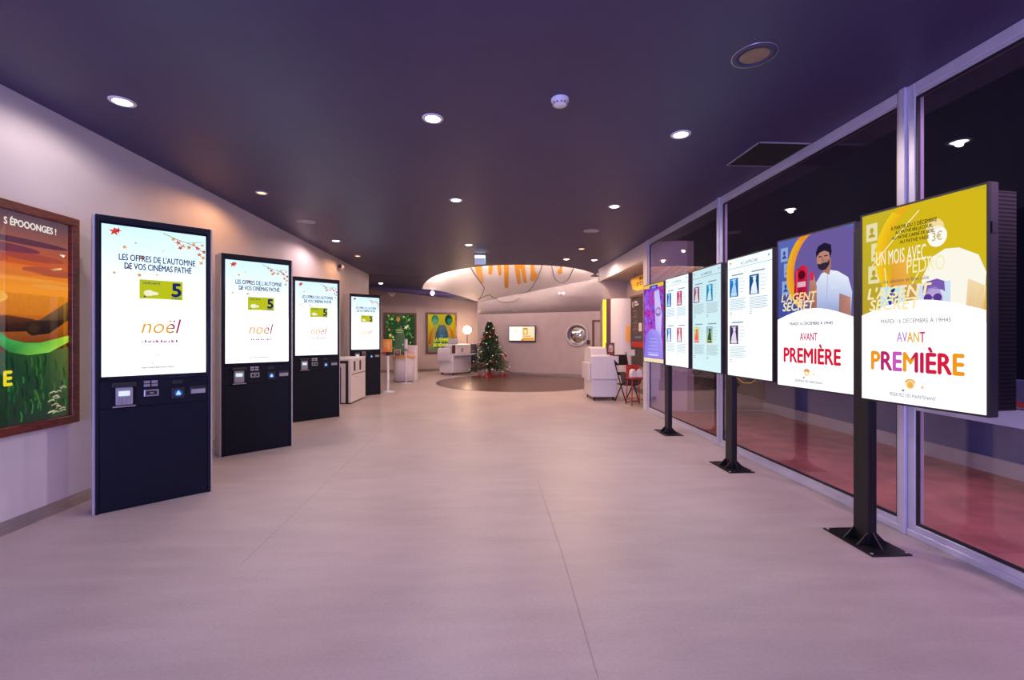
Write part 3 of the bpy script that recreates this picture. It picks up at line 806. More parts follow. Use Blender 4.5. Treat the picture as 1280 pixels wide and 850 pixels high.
# ================================================================== DISPLAY SCREENS AND STANDS
SW, SH = .675, 1.207; SZ = .982
POLES = [(2.585, 2.93), (2.615, 4.755), (2.635, 6.50)]
DL = ['black metal floor stand carrying the two film preview screens, nearest', 'middle black metal floor stand between the pale listing screens', 'farthest black metal floor stand of the screen row']
POLES[1] = tuple(FL(914, 584)[:2]); POLES[2] = tuple(FL(835.5, 541)[:2]); POLES[0] = tuple(FL(1081, 677)[:2])
def make_stand():
    t = thing('display_stand', DL[0], 'stand', group='black stands of the screen row')
    bx('base_plate', M_BLACK, t, -.135, .135, -.21, .21, 0, .008, .002)
    bx('pole', M_BLACK, t, -.03, .03, -.062, .062, .008, 2.12, .004)
    for sx, sy in ((-1, -1), (-1, 1), (1, -1), (1, 1)):
        y = sy*.056
        m = MB(); m.prism([(sx*.03, .008), (sx*.03+sx*.075, .008), (sx*.03, .085)], 'y', y-.004, y+.004); m.build('gusset', M_BLACK, t)
        m = MB(); m.lathe([(0, .008), (.009, .008), (.009, .014), (0, .015)], 10, (sx*.115, sy*.185, 0)); m.build('floor_bolt', M_STEEL, t)
    for sy in (-1, 1):
        y = sy*.06
        m = MB(); m.prism([(y, .008), (y+sy*.08, .008), (y, .09)], 'x', -.004, .004); m.build('gusset', M_BLACK, t)
    for z in (1.25, 1.95):
        bx('cross_arm', M_BLACK, t, .09, .125, -.42, .42, z, z+.06, .003)
        bx('arm_bracket', M_BLACK, t, .03, .09, -.05, .05, z-.01, z+.07, .003)
    return t
st = make_stand()
for i, (x, y) in enumerate(POLES):
    o = st if i == 0 else copy_tree(st)
    o.location = (x, y, 0); o['label'] = DL[i]

def make_screen(label, left, right, emat, draw, cage=False, gain=1.0):
    """left/right: plan points of the picture's far and near edges"""
    a, b = Vector((*left, 0)), Vector((*right, 0)); d = (b-a).normalized(); c = (a+b)/2
    t = thing('display_screen', label, 'screen', (c.x, c.y, SZ), math.atan2(d.y, d.x), 'portrait screens along the glazing')
    hw = SW/2
    bx('housing', M_BLACKP, t, -hw-.012, hw+.012, .004, .062, -.012, SH+.012, .004)
    for x0, x1, z0, z1 in ((-hw-.012, -hw, -.012, SH+.012), (hw, hw+.012, -.012, SH+.012), (-hw, hw, -.012, 0), (-hw, hw, SH, SH+.012)):
        bx('bezel', M_BLACKP, t, x0, x1, -.003, .004, z0, z1)
    s = bx('screen', emat, t, -hw, hw, 0, .0045, 0, SH)
    if draw:
        p = Print(-hw, 0, SW, SH, 0, .0005, gain); draw(p); p.build('screen_artwork', PRINT_LIT, s)
    for z in (.36, .80): bx('mount', M_BLACK, t, -.10, .10, .062, .085, z, z+.10)
    if cage:
        m = MB()
        for k in range(12): m.box(hw-.07, hw+.006, .066+k*.011, .066+k*.011+.0045, .02, SH-.03)
        for k in range(54): m.box(hw+.001, hw+.006, .066, .195, .02+k*.0214, .02+k*.0214+.009)
        m.box(-hw+.03, hw-.02, .185, .19, .02, SH-.03); m.box(hw-.07, hw+.006, .066, .195, SH-.034, SH-.03); m.box(hw-.07, hw+.006, .066, .195, .02, .024)
        m.build('perforated_cage', M_BLACK, t)
        m = MB()
        m.box(hw+.0125, hw+.017, .01, .05, .95, 1.01); m.build('side_button', M_BLACK, t)
    return t

def hill(p, v0, dv, col, lo=0.0):
    p.poly([(0, lo), (1, lo)]+[(1-k/24, v0+dv*math.sin(PI*k/24)) for k in range(25)], col)
WH = (1.2, 1.2, 1.22, 1)
def art_base(p, palette):
    (b0, b1, ring0, ring1, inner, panel, phone0, phone1, skin, hair, shirt, shirt2) = palette
    p.rect(0, 1, .40, 1, (b0, b1)); p.up()
    # portraits on the wall behind
    for u, v in ((.04,.90),(.09,.79),(.06,.67)):
        p.rect(u, u+.11, v-.045, v+.05, panel); 
    for u, v in ((.86,.83),(.88,.70)): p.rect(u, min(u+.14, .995), v-.05, v+.06, panel)
    p.up()
    for u, v in ((.095,.90),(.145,.79),(.115,.67)): p.ell(u, v+.012, .018, .016, b0); p.ell(u, v-.025, .034, .02, b0, 14, 0, PI)
    for u, v in ((.93,.85),(.94,.72)): p.ell(u, v+.01, .024, .02, b0); p.ell(u, v-.045, .05, .035, b0, 14, 0, PI)
    # hood of the telephone booth: ring and inside
    def ringp(cu, cv, r0u, r0v, col, a0, a1, n=28):
        return [(min(1, max(0, cu+r0u*math.cos(a0+(a1-a0)*k/n))), min(1, max(.40, cv+r0v*math.sin(a0+(a1-a0)*k/n)))) for k in range(n+1)]
    o = ringp(.62, .76, .49, .30, 0, PI*.38, PI*1.28); i_ = ringp(.66, .75, .42, .28, 0, PI*.38, PI*1.28)
    p.up()
    p.poly(i_+[(1, .45), (1, .98)], inner)
    p.up()
    for k in range(len(o)-1):
        c = ring0 if k > 10 else ring1
        p.poly([o[k], o[k+1], i_[k+1], i_[k]], [c, c, ring1, ring1])
def agent(p):
    pal = ('#3a4a9a','#5a66b4','#f0b21e','#e8922c','#6a5a9c','#8fa6d8','#b01838','#d82a4a','#b07a6a','#1d1830','#e8ecf8','#b8c4e4')
    art_base(p, pal); p.up()
    # telephone
    p.poly([(.24,.58),(.43,.57),(.44,.79),(.37,.81),(.26,.78)], ['#8a1030','#b01838','#d82a4a','#c8243f','#a01434'])
    p.up(); p.ell(.355, .745, .05, .03, '#5a0a20'); p.rect(.29, .41, .665, .70, '#e0b0c0'); p.rect(.27, .30, .60, .78, '#e03a54')
    p.line([(.30,.60),(.36,.565),(.44,.575),(.50,.64)], .008, '#e8d0d8')
    # caller: shirt, arm, head, hair, beard
    p.up()
    p.poly([(.46,.46),(.97,.46),(.985,.60),(.94,.69),(.82,.735),(.72,.75),(.62,.735),(.55,.68),(.50,.58)], ['#9aa6d4','#8a98cc','#c8d2f0','#e4eaf8','#eef2fc','#e8ecf8','#dfe6f6','#ced8f0','#b4c0e4'])
    p.up()
    p.poly([(.83,.44),(.97,.44),(.965,.57),(.84,.60)], ['#9a6a64','#a87468','#c08a78','#a87870']); p.poly([(.46,.50),(.56,.50),(.56,.66),(.52,.735),(.47,.735),(.455,.63)], ['#8a5a5a','#a06a62','#b88070','#c89080','#c08a7a','#a07064'])
    p.line([(.70,.74),(.69,.62),(.68,.47)], .008, '#aab6dc'); p.rect(.74, .84, .63, .66, '#d2dcf2')
    p.up()
    p.poly([(.62,.75),(.72,.72),(.74,.77),(.74,.82),(.62,.82)], '#a87464'); p.ell(.645, .825, .085, .07, '#b98474')
    p.up()
    p.poly([(.555,.84),(.55,.875),(.58,.91),(.66,.925),(.74,.905),(.75,.86),(.73,.82),(.715,.86),(.66,.875),(.60,.868)], '#201a34')
    p.poly([(.565,.80),(.60,.795),(.65,.80),(.70,.80),(.725,.82),(.72,.785),(.68,.757),(.63,.752),(.585,.768)], '#32243a')
    p.rect(.585, .625, .838, .845, '#2a2036'); p.rect(.655, .70, .838, .845, '#2a2036'); p.poly([(.63,.835),(.645,.835),(.65,.812),(.625,.812)], '#9a6a5e')
    p.rect(.47, .52, .70, .755, '#d82a4a')
    p.up(); hill(p, .455, .065, WH)
    p.up()
    p.text("L'AGENT", .06, .56, .575, .63, '#f4dca0', .02, .2); p.text('SECRET', .08, .53, .512, .57, '#f6e6bc', .02, .2)
    p.text('MARDI 16 DÉCEMBRE À 19H45', .19, .765, .413, .438, '#2a3a58', .012)
    p.text('AVANT', .335, .57, .312, .362, '#c82a5a', .012)
    p.text('PREMIÈRE', .10, .855, .165, .285, '#d81e3c', .018)
    p.ell(.43, .108, .04, .018, '#d8283c', 14, 0, PI); p.ell(.43, .100, .036, .022, '#f0d878', 14); p.ell(.43, .095, .022, .012, '#fff6e0'); p.leaf(.52, .095, .02, '#e8c848'); p.poly([(.375,.072),(.405,.072),(.39,.058)], '#2a4a6a')
    p.text('RÉSERVEZ DÈS MAINTENANT', .27, .645, .036, .056, '#4a5a70', .008)
def agent_blend(p):
    pal = ('#b8a030','#c8b428','#f4cc1e','#e8b01c','#d4b81c','#e6dfae','#d8a040','#e0a83c','#e8c890','#b09a40','#fdfbf0','#f0ead0')
    art_base(p, pal); p.up()
    p.poly([(.28,.52),(.44,.52),(.44,.74),(.28,.74)], ['#e0922c','#e8a43c','#f0b84a','#e8a83a'])
    p.poly([(.56,.46),(.98,.46),(1,.62),(.95,.70),(.82,.745),(.72,.75),(.62,.72),(.54,.62)], '#fbf8ea')
    p.poly([(.86,.42),(1,.42),(1,.56),(.88,.60)], ['#d89a2c','#e0a83a','#f0c878','#f0d090'])
    p.line([(.22,.70),(.24,.60),(.34,.555),(.46,.60),(.52,.66)], .007, '#fdf8d8')
    p.line([(.10,.72),(.30,.84),(.52,.96)], .009, '#fbf4c0')
    p.up()
    p.rect(.18, .40, .42, .60, '#bfe2f2'); p.rect(.50, .76, .42, .60, '#cfe0f4'); p.rect(.40, .50, .45, .60, '#c89a50')
    p.ell(.66, .815, .075, .050, '#fcfaf2'); p.ell(.645, .85, .07, .05, '#f4dc9a', 16, 0, PI)
    p.up()
    # the small figure and the tinted portrait
    p.poly([(.25,.43),(.34,.43),(.33,.50),(.345,.545),(.32,.565),(.27,.565),(.245,.54),(.265,.50)], '#28428a'); p.ell(.295, .585, .022, .018, '#24386e'); p.poly([(.285,.50),(.305,.50),(.30,.56),(.29,.56)], '#f0f4fa')
    p.ell(.63, .505, .075, .075, '#b8a4d8'); p.poly([(.55,.535),(.55,.58),(.58,.605),(.66,.615),(.715,.60),(.72,.55),(.70,.56),(.62,.57)], '#7a5cb0')
    p.up(); p.ell(.59, .525, .032, .02, '#5a3a90'); p.ell(.665, .525, .032, .02, '#5a3a90'); p.rect(.60, .655, .525, .531, '#5a3a90'); p.rect(.605, .655, .468, .474, '#6a4aa0')
    p.up(); hill(p, .455, .065, WH)
    p.up()
    p.text('À PARTIR DU 3 DÉCEMBRE', .28, .66, .888, .912, '#4a4416', .012); p.text('AU PATHÉ BELLECOUR,', .32, .63, .862, .885, '#4a4416', .012)
    p.text('AU PATHÉ CARRÉ DE SOIE,', .29, .645, .836, .859, '#4a4416', .012); p.text('AU PATHÉ VAISE', .36, .60, .812, .833, '#4a4416', .012)
    p.text('3€', .625, .70, .795, .838, '#c8b878', .01)
    p.text('UN MOIS AVEC...', .145, .62, .715, .79, '#fdf8e0', .0); p.text('PEDRO', .42, .72, .655, .725, '#f6eeb8', .0)
    p.text('Une sélection de films culte', .20, .60, .617, .637, '#5a4a6a', .0)
    p.text("L'AGENT", .06, .62, .54, .60, '#fbe9b4', .02, .2); p.text('SECRET', .08, .53, .478, .535, '#fbe9b4', .02, .2)
    p.text('MARDI 16 DÉCEMBRE À 19H45', .19, .765, .408, .435, '#8a8a92', .006)
    cols = ['#c89ad8', '#c88ad0', '#f0a83c', '#f0b84a', '#d82a5a']
    p.text('AVANT', .335, .57, .312, .362, lambda x: cols[min(4, int(x*5))], .012)
    c2 = ['#f29a1c', '#b82a70', '#c85ac0', '#f0a020', '#c81e50', '#d01e4a', '#d81e3c', '#f29a1c']
    p.text('PREMIÈRE', .10, .855, .165, .285, lambda x: c2[min(7, int(x*8))], .018)
    p.ell(.45, .108, .045, .02, '#f0a040', 14, 0, PI); p.ell(.45, .100, .04, .024, '#fbe0a0', 14); p.ell(.45, .097, .024, .014, '#f29a1c', 14); p.leaf(.55, .092, .02, '#f0c060'); p.poly([(.375,.072),(.405,.072),(.39,.058)], '#6a7a6a')
    p.text('RÉSERVEZ DÈS MAINTENANT', .27, .655, .034, .056, '#6a7280', .006)
def listing(items, pale):
    def f(p):
        p.rect(.0, 1, .918, .921, '#4a5a6a'); 
        p.text("À L'AFFICHE", .32, .70, .935, .968, '#3a4a5c', .0)
        p.ell(.07, .965, .025, .012, '#d8283c', 14, 0, PI); p.ell(.07, .96, .02, .01, '#e8dca0', 10)
        p.ell(.93, .965, .02, .010, '#9ab4c4', 10)
        for col, row, c0, c1, c2 in items:
            u = .05+col*.47; v = .80-row*.405
            p.rect(u+.05, u+.33, v+.055, v+.066, '#8a9cac')
            p.rect(u, u+.21, v-.125, v+.035, (c0, c1))
            for k in range(5): p.rect(u+.235, u+.235+.10+.04*((k*3) % 4)/3, v+.02-k*.028, v+.026-k*.028, '#c2d2dc')
            for k in range(8): p.rect(u, u+.40-.03*((k*5) % 3), v-.150-k*.0125, v-.1435-k*.0125, '#b4c8d2' if pale else '#bccbd8')
            for k in range(2): p.rect(u, u+.06, v-.262-k*.016, v-.256-k*.016, '#8aa0ae')
        p.up()
        for col, row, c0, c1, c2 in items:
            u = .05+col*.47; v = .80-row*.405
            p.poly([(u+.03,v-.12),(u+.18,v-.12),(u+.15,v-.03),(u+.12,v+.005),(u+.09,v-.02),(u+.05,v-.06)], c2)
            p.ell(u+.115, v+.0, .035, .02, c2, 12)
            p.rect(u+.03, u+.18, v-.105, v-.098, '#f0f4fa'); p.rect(u+.05, u+.16, v+.018, v+.024, '#f0f4fa')
    return f
def purple(p):
    p.rect(0, 1, .955, 1, '#f2c440'); p.rect(0, 1, 0, .05, '#f4e2b8'); p.up()
    p.rect(.30, .72, .935, .985, '#4a4ac0'); p.up(); p.rect(.42, .62, .945, .968, '#8a94e8'); p.up()
    p.poly([(.55,.90),(.78,.92),(.92,.60),(.86,.20),(.66,.20),(.60,.55)], ['#c8c4fa','#b8c0fa','#d8c8fa','#c0b0f8','#b4a8f4','#c8b8fa'])
    p.ell(.75, .64, .14, .06, '#6a2a8a'); p.ell(.72, .65, .07, .035, '#e8d8fa')
    p.up()
    p.poly([(.02,.06),(.98,.06),(.94,.30),(.75,.40),(.40,.43),(.12,.36)], ['#8a7ae8','#9a8af0','#a89af4','#b0a4f8','#a090f0','#8a78e4'])
    p.up()
    for k in range(5): p.rect(.2+.03*k, .8-.03*k, .12+.045*k, .125+.045*k, '#d0c8fc')
    p.rect(.25, .75, .085, .105, '#d8d2fc')
S_PURPLE = swirl_mat('purple_artwork_light', [hx('#3a1a8c'), hx('#8a2ab8'), hx('#c83aa0'), hx('#5a5ae0'), hx('#a86af0'), hx('#e05ab8')], 7, 1.0)
def cp(px, d): 
    q = P(px, 419, d); return (q.x, q.y)
A_ = [(0,0,'#1d3f9a','#2a6ad0','#9ac0f0'),(1,0,'#14386a','#c82a5a','#f0a0b8'),(0,1,'#2a4aa8','#4a86e0','#e8f0fa'),(1,1,'#8a1a4a','#e04a6a','#f6e0e8')]
B_ = [(0,0,'#4a2030','#a06a84','#e6d0d8'),(1,0,'#1450a0','#2aa0d0','#b8ecf4'),(0,1,'#e0b0a0','#c8e070','#f06a5a'),(1,1,'#e8c82a','#7ab0c8','#14604a')]
C_ = [(0,0,'#123a8a','#2a86d8','#a8d8f8'),(1,0,'#103a6a','#1a5a94','#e8f2fa'),(0,1,'#1a1430','#4a3a70','#e8d8e8')]
C2 = [(1,0,'#103a6a','#103a6a','#103a6a')]
make_screen('far end portrait screen showing a purple and violet film image', cp(805.5, 7.30), cp(829, 6.66), S_PURPLE, purple)
make_screen('portrait film listing screen next to the purple image screen', cp(832.5, 6.46), cp(860.3, 5.80), E_WSCR, listing(A_, False))
make_screen('pale blue portrait film listing screen, fourth from the near end', cp(864.5, 5.68), cp(903, 4.95), E_WSCR2, listing(B_, True))
make_screen('portrait film listing screen with three small posters only', cp(909.5, 4.80), cp(966, 4.12), E_WSCR, listing(C_, False))
make_screen('portrait screen with a man telephoning and red premiere lettering', cp(976.5, 3.815), cp(1062.5, 3.215), E_WSCR, agent)
make_screen('nearest and largest portrait screen, yellow artwork with orange premiere lettering', cp(1081, 3.005), cp(1229, 2.375), E_WSCR, agent_blend, True)
# cables under the screens
cb = MB().tube([P(866, 463, 5.66), P(868, 467.5, 5.64), P(873, 468, 5.62), P(876, 464, 5.6)], .008, 6).build('power_cable', M_BLACKP)
tag(cb, 'short black cable loop hanging under the pale blue listing screen', 'cable')
cb = MB().tube([P(921, 472, 4.7), P(929, 478.5, 4.68), P(938, 478.8, 4.66), P(946, 474, 4.64)], .004, 6).build('power_cable', M_YELLOW)
tag(cb, 'thin yellow cable hanging under the three poster listing screen', 'cable')

# ================================================================== CEILING FIXTURES
def spot(name, loc, power, col, ang=170, blend=.4, rad=.02):
    l = bpy.data.lights.new(name, 'SPOT'); l.energy = power; l.color = col; l.spot_size = math.radians(ang); l.spot_blend = blend; l.shadow_soft_size = rad
    o = bpy.data.objects.new(name, l); COL.objects.link(o); o.location = loc
    return o
def make_downlight(lens):
    t = thing('downlight', 'x', 'downlight')
    m = MB(); m.lathe([(.058, -.001), (.060, -.008), (.082, -.006), (.086, 0), (.082, .002)], 28); m.build('trim_ring', M_WHITEP, t)
    m = MB(); m.lathe([(0, -.004), (.058, -.003), (.058, .001), (0, .001)], 28); m.build('lens', lens, t)
    return t
WRM2 = (1, .70, .58)
WHT, WRM, ORG = (1, .86, .92), (1, .70, .45), (1, .50, .22)
dls = [  # px, py, kind, power, label, depth override
    (153,127,'w',1.0,'lit white downlight nearest the left wall above the big poster'), (541,148,'w',1.0,'lit white downlight, middle one of the nearest row'), (851,168,'w',1.0,'lit white downlight nearest the glazing'),
    (570,250,'w',1.0,'lit white downlight in the second row, left of the pair'), (768,258,'w',1.0,'lit white downlight in the second row, right of the pair'),
    (420,301,'w',.55,'lit white downlight above the third ticket kiosk by the left wall'), (586,306,'w',1.0,'lit white downlight just before the hanging exit sign'), (743,325,'w',.45,'small white downlight beside the lintel of the alcove'),
    (708,324,'o',1.0,'bright warm downlight right at the edge of the white ceiling field'), (727,311,'p',.7,'small orange downlight before the alcove lintel'),
    (327,241,'p',.5,'small orange downlight near the left wall above the second kiosk'), (447,320,'p',.35,'small orange downlight near the far corner of the left wall')]
protos = {}
for px, py, k, pwr, lab in dls:
    if k not in protos: protos[k] = make_downlight({'w': E_DW, 'o': E_DO, 'p': E_DO2}[k]); o = protos[k]
    else: o = copy_tree(protos[k])
    q = CE(px, py); o.location = (q.x, q.y, CEIL); o['label'] = lab; o['group'] = 'ceiling downlights'
    if k == 'p': o.scale = (.8, .8, 1)
    spot('downlight_beam', (q.x, q.y, CEIL-.024), {'w': P_WHITE if py < 270 else P_FAR, 'o': P_WARM, 'p': P_ORANGE}[k]*pwr*(.36 if px < 200 else 1), {'w': (1, .80, .68) if px > 800 else (1, .84, .80) if px < 200 else WHT if py < 270 else (1, .70, .70) if px < 500 else WRM2, 'o': WRM, 'p': ORG}[k])
for px, py, d, lab in ((476,354,15.4,'small white downlight over the far posters, beside the camera'), (540.5,366.3,16.6,'small white downlight at the left tip of the white ceiling field')):
    o = copy_tree(protos['w']); h_ = CEIL_BVH.ray_cast(CAMP, (P(px, py, 1)-CAMP).normalized()); q = h_[0]; nrm = h_[1] if h_[1].z > 0 else -h_[1]
    o.rotation_euler = nrm.to_track_quat('Z', 'Y').to_euler(); q = q-nrm*.002; o.location = q; o['label'] = lab; o['group'] = 'ceiling downlights'
    spot('downlight_beam', (q.x, q.y, q.z-.06), P_WARM*.3, (1, .78, .66))
# unlit round fittings
for px, py, lab in ((943,69,'unlit round ceiling fitting with copper inside, nearest the viewer'), (383,277,'unlit round ceiling fitting near the left wall'), (739.5,288.5,'unlit round ceiling fitting above the far right')):
    q = CE(px, py); t = thing('recessed_fitting', lab, 'downlight', (q.x, q.y, CEIL), 0, 'unlit ceiling fittings')
    m = MB(); m.lathe([(.085, -.001), (.088, -.010), (.120, -.007), (.128, 0)], 32); m.build('trim_ring', M_CEIL if px > 900 else M_GREYP, t)
    m = MB(); m.lathe([(.127, -.004), (.131, -.005), (.133, 0), (.127, 0)], 32); m.build('chrome_rim', M_STEEL, t)
    m = MB(); m.lathe([(0, -.001), (.05, -.003), (.086, -.004)], 32); m.build('reflector', M_COPPER if px > 900 else M_GREYP, t)
# smoke detector
q = CE(700, 124); t = thing('smoke_detector', 'small white smoke detector on the dark ceiling', 'smoke detector', (q.x, q.y, CEIL))
m = MB(); m.lathe([(.066, 0), (.066, -.016), (.058, -.022)], 28); m.build('base', M_WHITEP, t)
m = MB(); m.lathe([(.058, -.022), (.056, -.034), (.044, -.048), (.02, -.054), (0, -.055)], 28); m.build('head', M_WHITEP, t)
for k in range(12):
    a = 2*PI*k/12; m = MB(); m.M = Matrix.Rotation(a, 4, 'Z'); m.box(.046, .0575, -.008, .008, -.043, -.033); m.build('vent', M_GREYP, t)
# black hatch
a, b = CE(908, 206), CE(946, 177)
hb = thing('ceiling_hatch', 'black square hatch in the ceiling beside the glazing', 'hatch', (0, 0, 0))
y0, y1_ = min(a.y, b.y), max(a.y, b.y); x0 = a.x
bx('hatch_panel', M_RECESS, hb, x0+.01, XR-.03, y0+.01, y1_-.01, CEIL-.008, CEIL+.001)
m = MB(); m.box(x0, XR-.02, y0, y0+.01, CEIL-.010, CEIL); m.box(x0, XR-.02, y1_-.01, y1_, CEIL-.010, CEIL); m.box(x0, x0+.01, y0, y1_, CEIL-.010, CEIL); m.build('hatch_frame', M_GREYP, hb)
# exit sign
q = P(600, 318, 9.75)
t = thing('exit_sign', 'hanging emergency exit sign with glowing top before the white ceiling field', 'exit sign', (q.x, q.y, CEIL))
bx('ceiling_plate', M_BLACKP, t, -.13, .13, -.05, .05, -.02, 0, .003)
bx('light_box', E_SIGN, t, -.112, .112, -.035, .035, -.085, -.03, .012)
bx('sign_panel', E_SIGN2, t, -.112, .112, -.006, .006, -.225, -.085)
bx('green_edge', E_GREEN, t, .112, .118, -.05, .05, -.20, -.05)
# surveillance cameras
q = PXW(423, 334, XL)
t = thing('security_camera', 'white security camera on the left wall above the kiosks', 'camera', (XL, q.y, q.z))
bx('wall_plate', M_WHITEP, t, 0, .02, -.05, .05, -.05, .05, .006)
m = MB(); m.M = Matrix.Rotation(PI/2, 4, 'X'); m.lathe([(0, .0), (.05, 0), (.055, .02), (.055, .16), (.05, .17), (0, .17)], 20); o = m.build('camera_body', M_WHITEP, t); o.location = (.085, .02, 0)
m = MB(); m.M = Matrix.Rotation(PI/2, 4, 'X'); m.lathe([(0, .171), (.045, .171), (.045, .174), (0, .174)], 20); o = m.build('camera_lens', M_BLACKP, t); o.location = (.085, .02, 0)
q = P(492, 367.5, pw(492)-.03)
t = thing('security_camera', 'white bracket camera high on the far wall above the posters', 'camera', (q.x, q.y, q.z))
bx('bracket', M_WHITEP, t, -.05, 0, -.52, .0, -.10, -.03, .01)
m = MB(); m.M = Matrix.Translation((0, -.50, -.02)) @ Matrix.Rotation(math.radians(14), 4, 'Y'); m.box(-.15, .14, -.06, .06, -.035, .04); m.build('camera_body', M_WHITEP, t, .02)
# twin emergency light on the soffit
q = P(701.5, 367, 14.15)
t = thing('emergency_light', 'small white twin spotlight on the leaning grey soffit', 'spotlight', (q.x, q.y, q.z))
bx('bracket', M_WHITEP, t, -.09, .09, -.02, .40, -.03, .02, .006)
for s in (-1, 1):
    m = MB(); m.M = Matrix.Translation((s*.062, -.02, .0)) @ Matrix.Rotation(PI/2, 4, 'X'); m.lathe([(0, -.06), (.03, -.06), (.055, .0), (.055, .04), (.045, .045), (0, .045)], 18); m.build('lamp_head', M_WHITEP, t)

# ================================================================== FAR OBJECTS
# bin between kiosks
a = FL(438.8, 505.2)
bl_ = .92
t = thing('recycling_bin', 'white waste bin with black stripes between the two far kiosks', 'bin', (a.x, a.y, 0), -.045)
bw_, bd_, bh_ = .58, .95, .93
bx('body', M_WHITE, t, -bw_, 0, 0, bd_, .02, bh_, .02)
m = MB()
for off, wd in ((.055, .055), (.20, .045)):
    zt = bh_-off*.9
    m.box(-off-wd, -off, -.003, .002, .02, zt-wd); m.box(-bw_+.02, -off, -.003, .002, zt-wd, zt)
m.build('black_stripe', M_BLACKP, t)
m = MB(); m.box(-.001, .003, .03, bd_-.03, bh_-.34, bh_-.325); m.build('door_gap', M_BLACKP, t)
for y0 in (.16, .52): bx('waste_slot', M_BLACKP, t, -.002, .004, y0, y0+.10, bh_-.27, bh_-.07)
bx('plinth', M_BLACKP, t, -bw_+.02, -.02, .02, bd_-.02, 0, .02)
# post with orange sign
a = FL(485, 490)
t = thing('barrier_post', 'slim white barrier post with an orange sign, beside the farthest kiosk', 'post', (a.x, a.y, 0))
m = MB(); m.lathe([(0, 0), (.17, 0), (.17, .012), (.10, .03), (.035, .04), (0, .04)], 28); m.build('base', M_WHITEP, t)
m = MB(); m.lathe([(.028, .04), (.028, .93), (0, .93)], 18); m.build('pole', M_WHITE, t)
m = MB(); m.lathe([(0, .90), (.045, .90), (.045, .99), (0, .99)], 18); m.box(.0, .13, -.03, .03, .93, .98); m.build('belt_head', M_BLACKP, t, .003)
sg = bx('sign_panel', M_ORANGE, t, -.13, .10, -.012, .012, .985, 1.30, .006)
p = Print(-.13, .985, .23, .315, -.012, .001); p.rect(.06, .94, .04, .96, ('#f08a28', '#f6a23c')); p.up()
for k in range(3): p.rect(.22, .42-.05*(k % 2), .66-.14*k, .70-.14*k, '#fbe0c0'); 
p.rect(.5, .8, .2, .8, ('#f4b04a', '#f8c878')); p.build('sign_print', PRINT, sg)
for k in range(1): pass
m = MB(); m.prism([(-.03, .935), (-.03, .98), (-.42, .975), (-.42, .93)], 'y', -.002, .002); m.build('belt', M_RED, t)
# podium
c = FL(505, 477)
t = thing('reception_podium', 'white rounded podium with an orange top edge below the green poster', 'podium', (c.x, c.y, 0))
def rounded(w, d, r, n=8):
    pts = []
    for cx_, cy_, a0 in ((w/2-r, -d/2+r, -PI/2), (w/2-r, d/2-r, 0), (-w/2+r, d/2-r, PI/2), (-w/2+r, -d/2+r, PI)):
        for k in range(n+1): pts.append((cx_+r*math.cos(a0+PI/2*k/n), cy_+r*math.sin(a0+PI/2*k/n)))
    return pts
m = MB(); m.prism(rounded(.60, .55, .22), 'z', .04, .735, True); m.build('body', M_WHITE, t)
m = MB(); m.prism(rounded(.56, .51, .20), 'z', 0, .04, True); m.build('plinth', M_GREYP, t)
m = MB(); m.prism(rounded(.70, .60, .24), 'z', .735, .77, True); m.build('worktop', M_ORANGE, t)
m = MB(); m.prism([(.0, .0), (.35, -.02), (.37, .04), (.37, .27), (.30, .30), (.0, .30)], 'z', 0, 1.09, False); m.build('upright_panel', M_WHITE, t, .02)
p = Print(.06, .80, .26, .20, -.024, .001)
for k in range(7): p.leaf(.1+.13*k, .3+.4*((k*5) % 3)/3, .10, ['#e8a03c', '#e6c27a', '#d88a50'][k % 3], k)
p.build('floral_print', PRINT, t)
lf = thing('leaflet_stand', 'small printed card standing on the white podium', 'card', (c.x-.16, c.y-.18, .77))
m = MB(); m.prism([(-.02, 0), (.0, 0), (.05, .21), (.03, .21)], 'x', -.09, .09); m.build('card', M_PAPER, lf)
p = Print(-.085, .004, .17, .2, -.021, .001); 
p.M = None
p.v = []; p.rect(.05, .95, .05, .95, ('#6a5a60', '#9a8a88')); p.ell(.45, .6, .18, .16, '#d8c0b0'); p.rect(.3, .7, .15, .4, '#4a4048')
p.v = [(x, -.0225+(z*.05/.21), z) for x, y, z in p.v]; p.build('card_print', PRINT, lf)
# sanitizer post
c = FL(508.5, 478.5)
t = thing('sanitizer_post', 'white hand sanitizer dispenser post in front of the podium', 'dispenser', (c.x, c.y-.12, 0))
m = MB(); m.lathe([(0, 0), (.15, 0), (.15, .01), (.03, .025), (0, .025)], 24); m.build('base', M_WHITEP, t)
m = MB(); m.lathe([(.022, .02), (.022, 1.0), (0, 1.0)], 14); m.build('pole', M_WHITEP, t)
bx('dispenser', M_WHITEP, t, -.04, .04, -.06, .03, 1.0, 1.29, .015)
bx('drip_tray', M_BLACKP, t, -.05, .05, -.10, .03, .965, .985, .004)

# mobile counter under the yellow poster
def counter_castors(t, pts):
    for x, y in pts:
        m = MB(); m.M = Matrix.Translation((x, y, .035)) @ Matrix.Rotation(PI/2, 4, 'Y'); m.lathe([(0, -.014), (.035, -.014), (.035, .014), (0, .014)], 16); m.box(-.06, 0, -.012, .012, -.02, .02); m.build('castor', M_BLACKP, t)
c = FL(566.5, 469.4)
t = thing('mobile_counter', 'white counter with a fold out shelf beside the Christmas tree', 'counter', (c.x, c.y, 0), math.radians(-30)-YAW+.0)
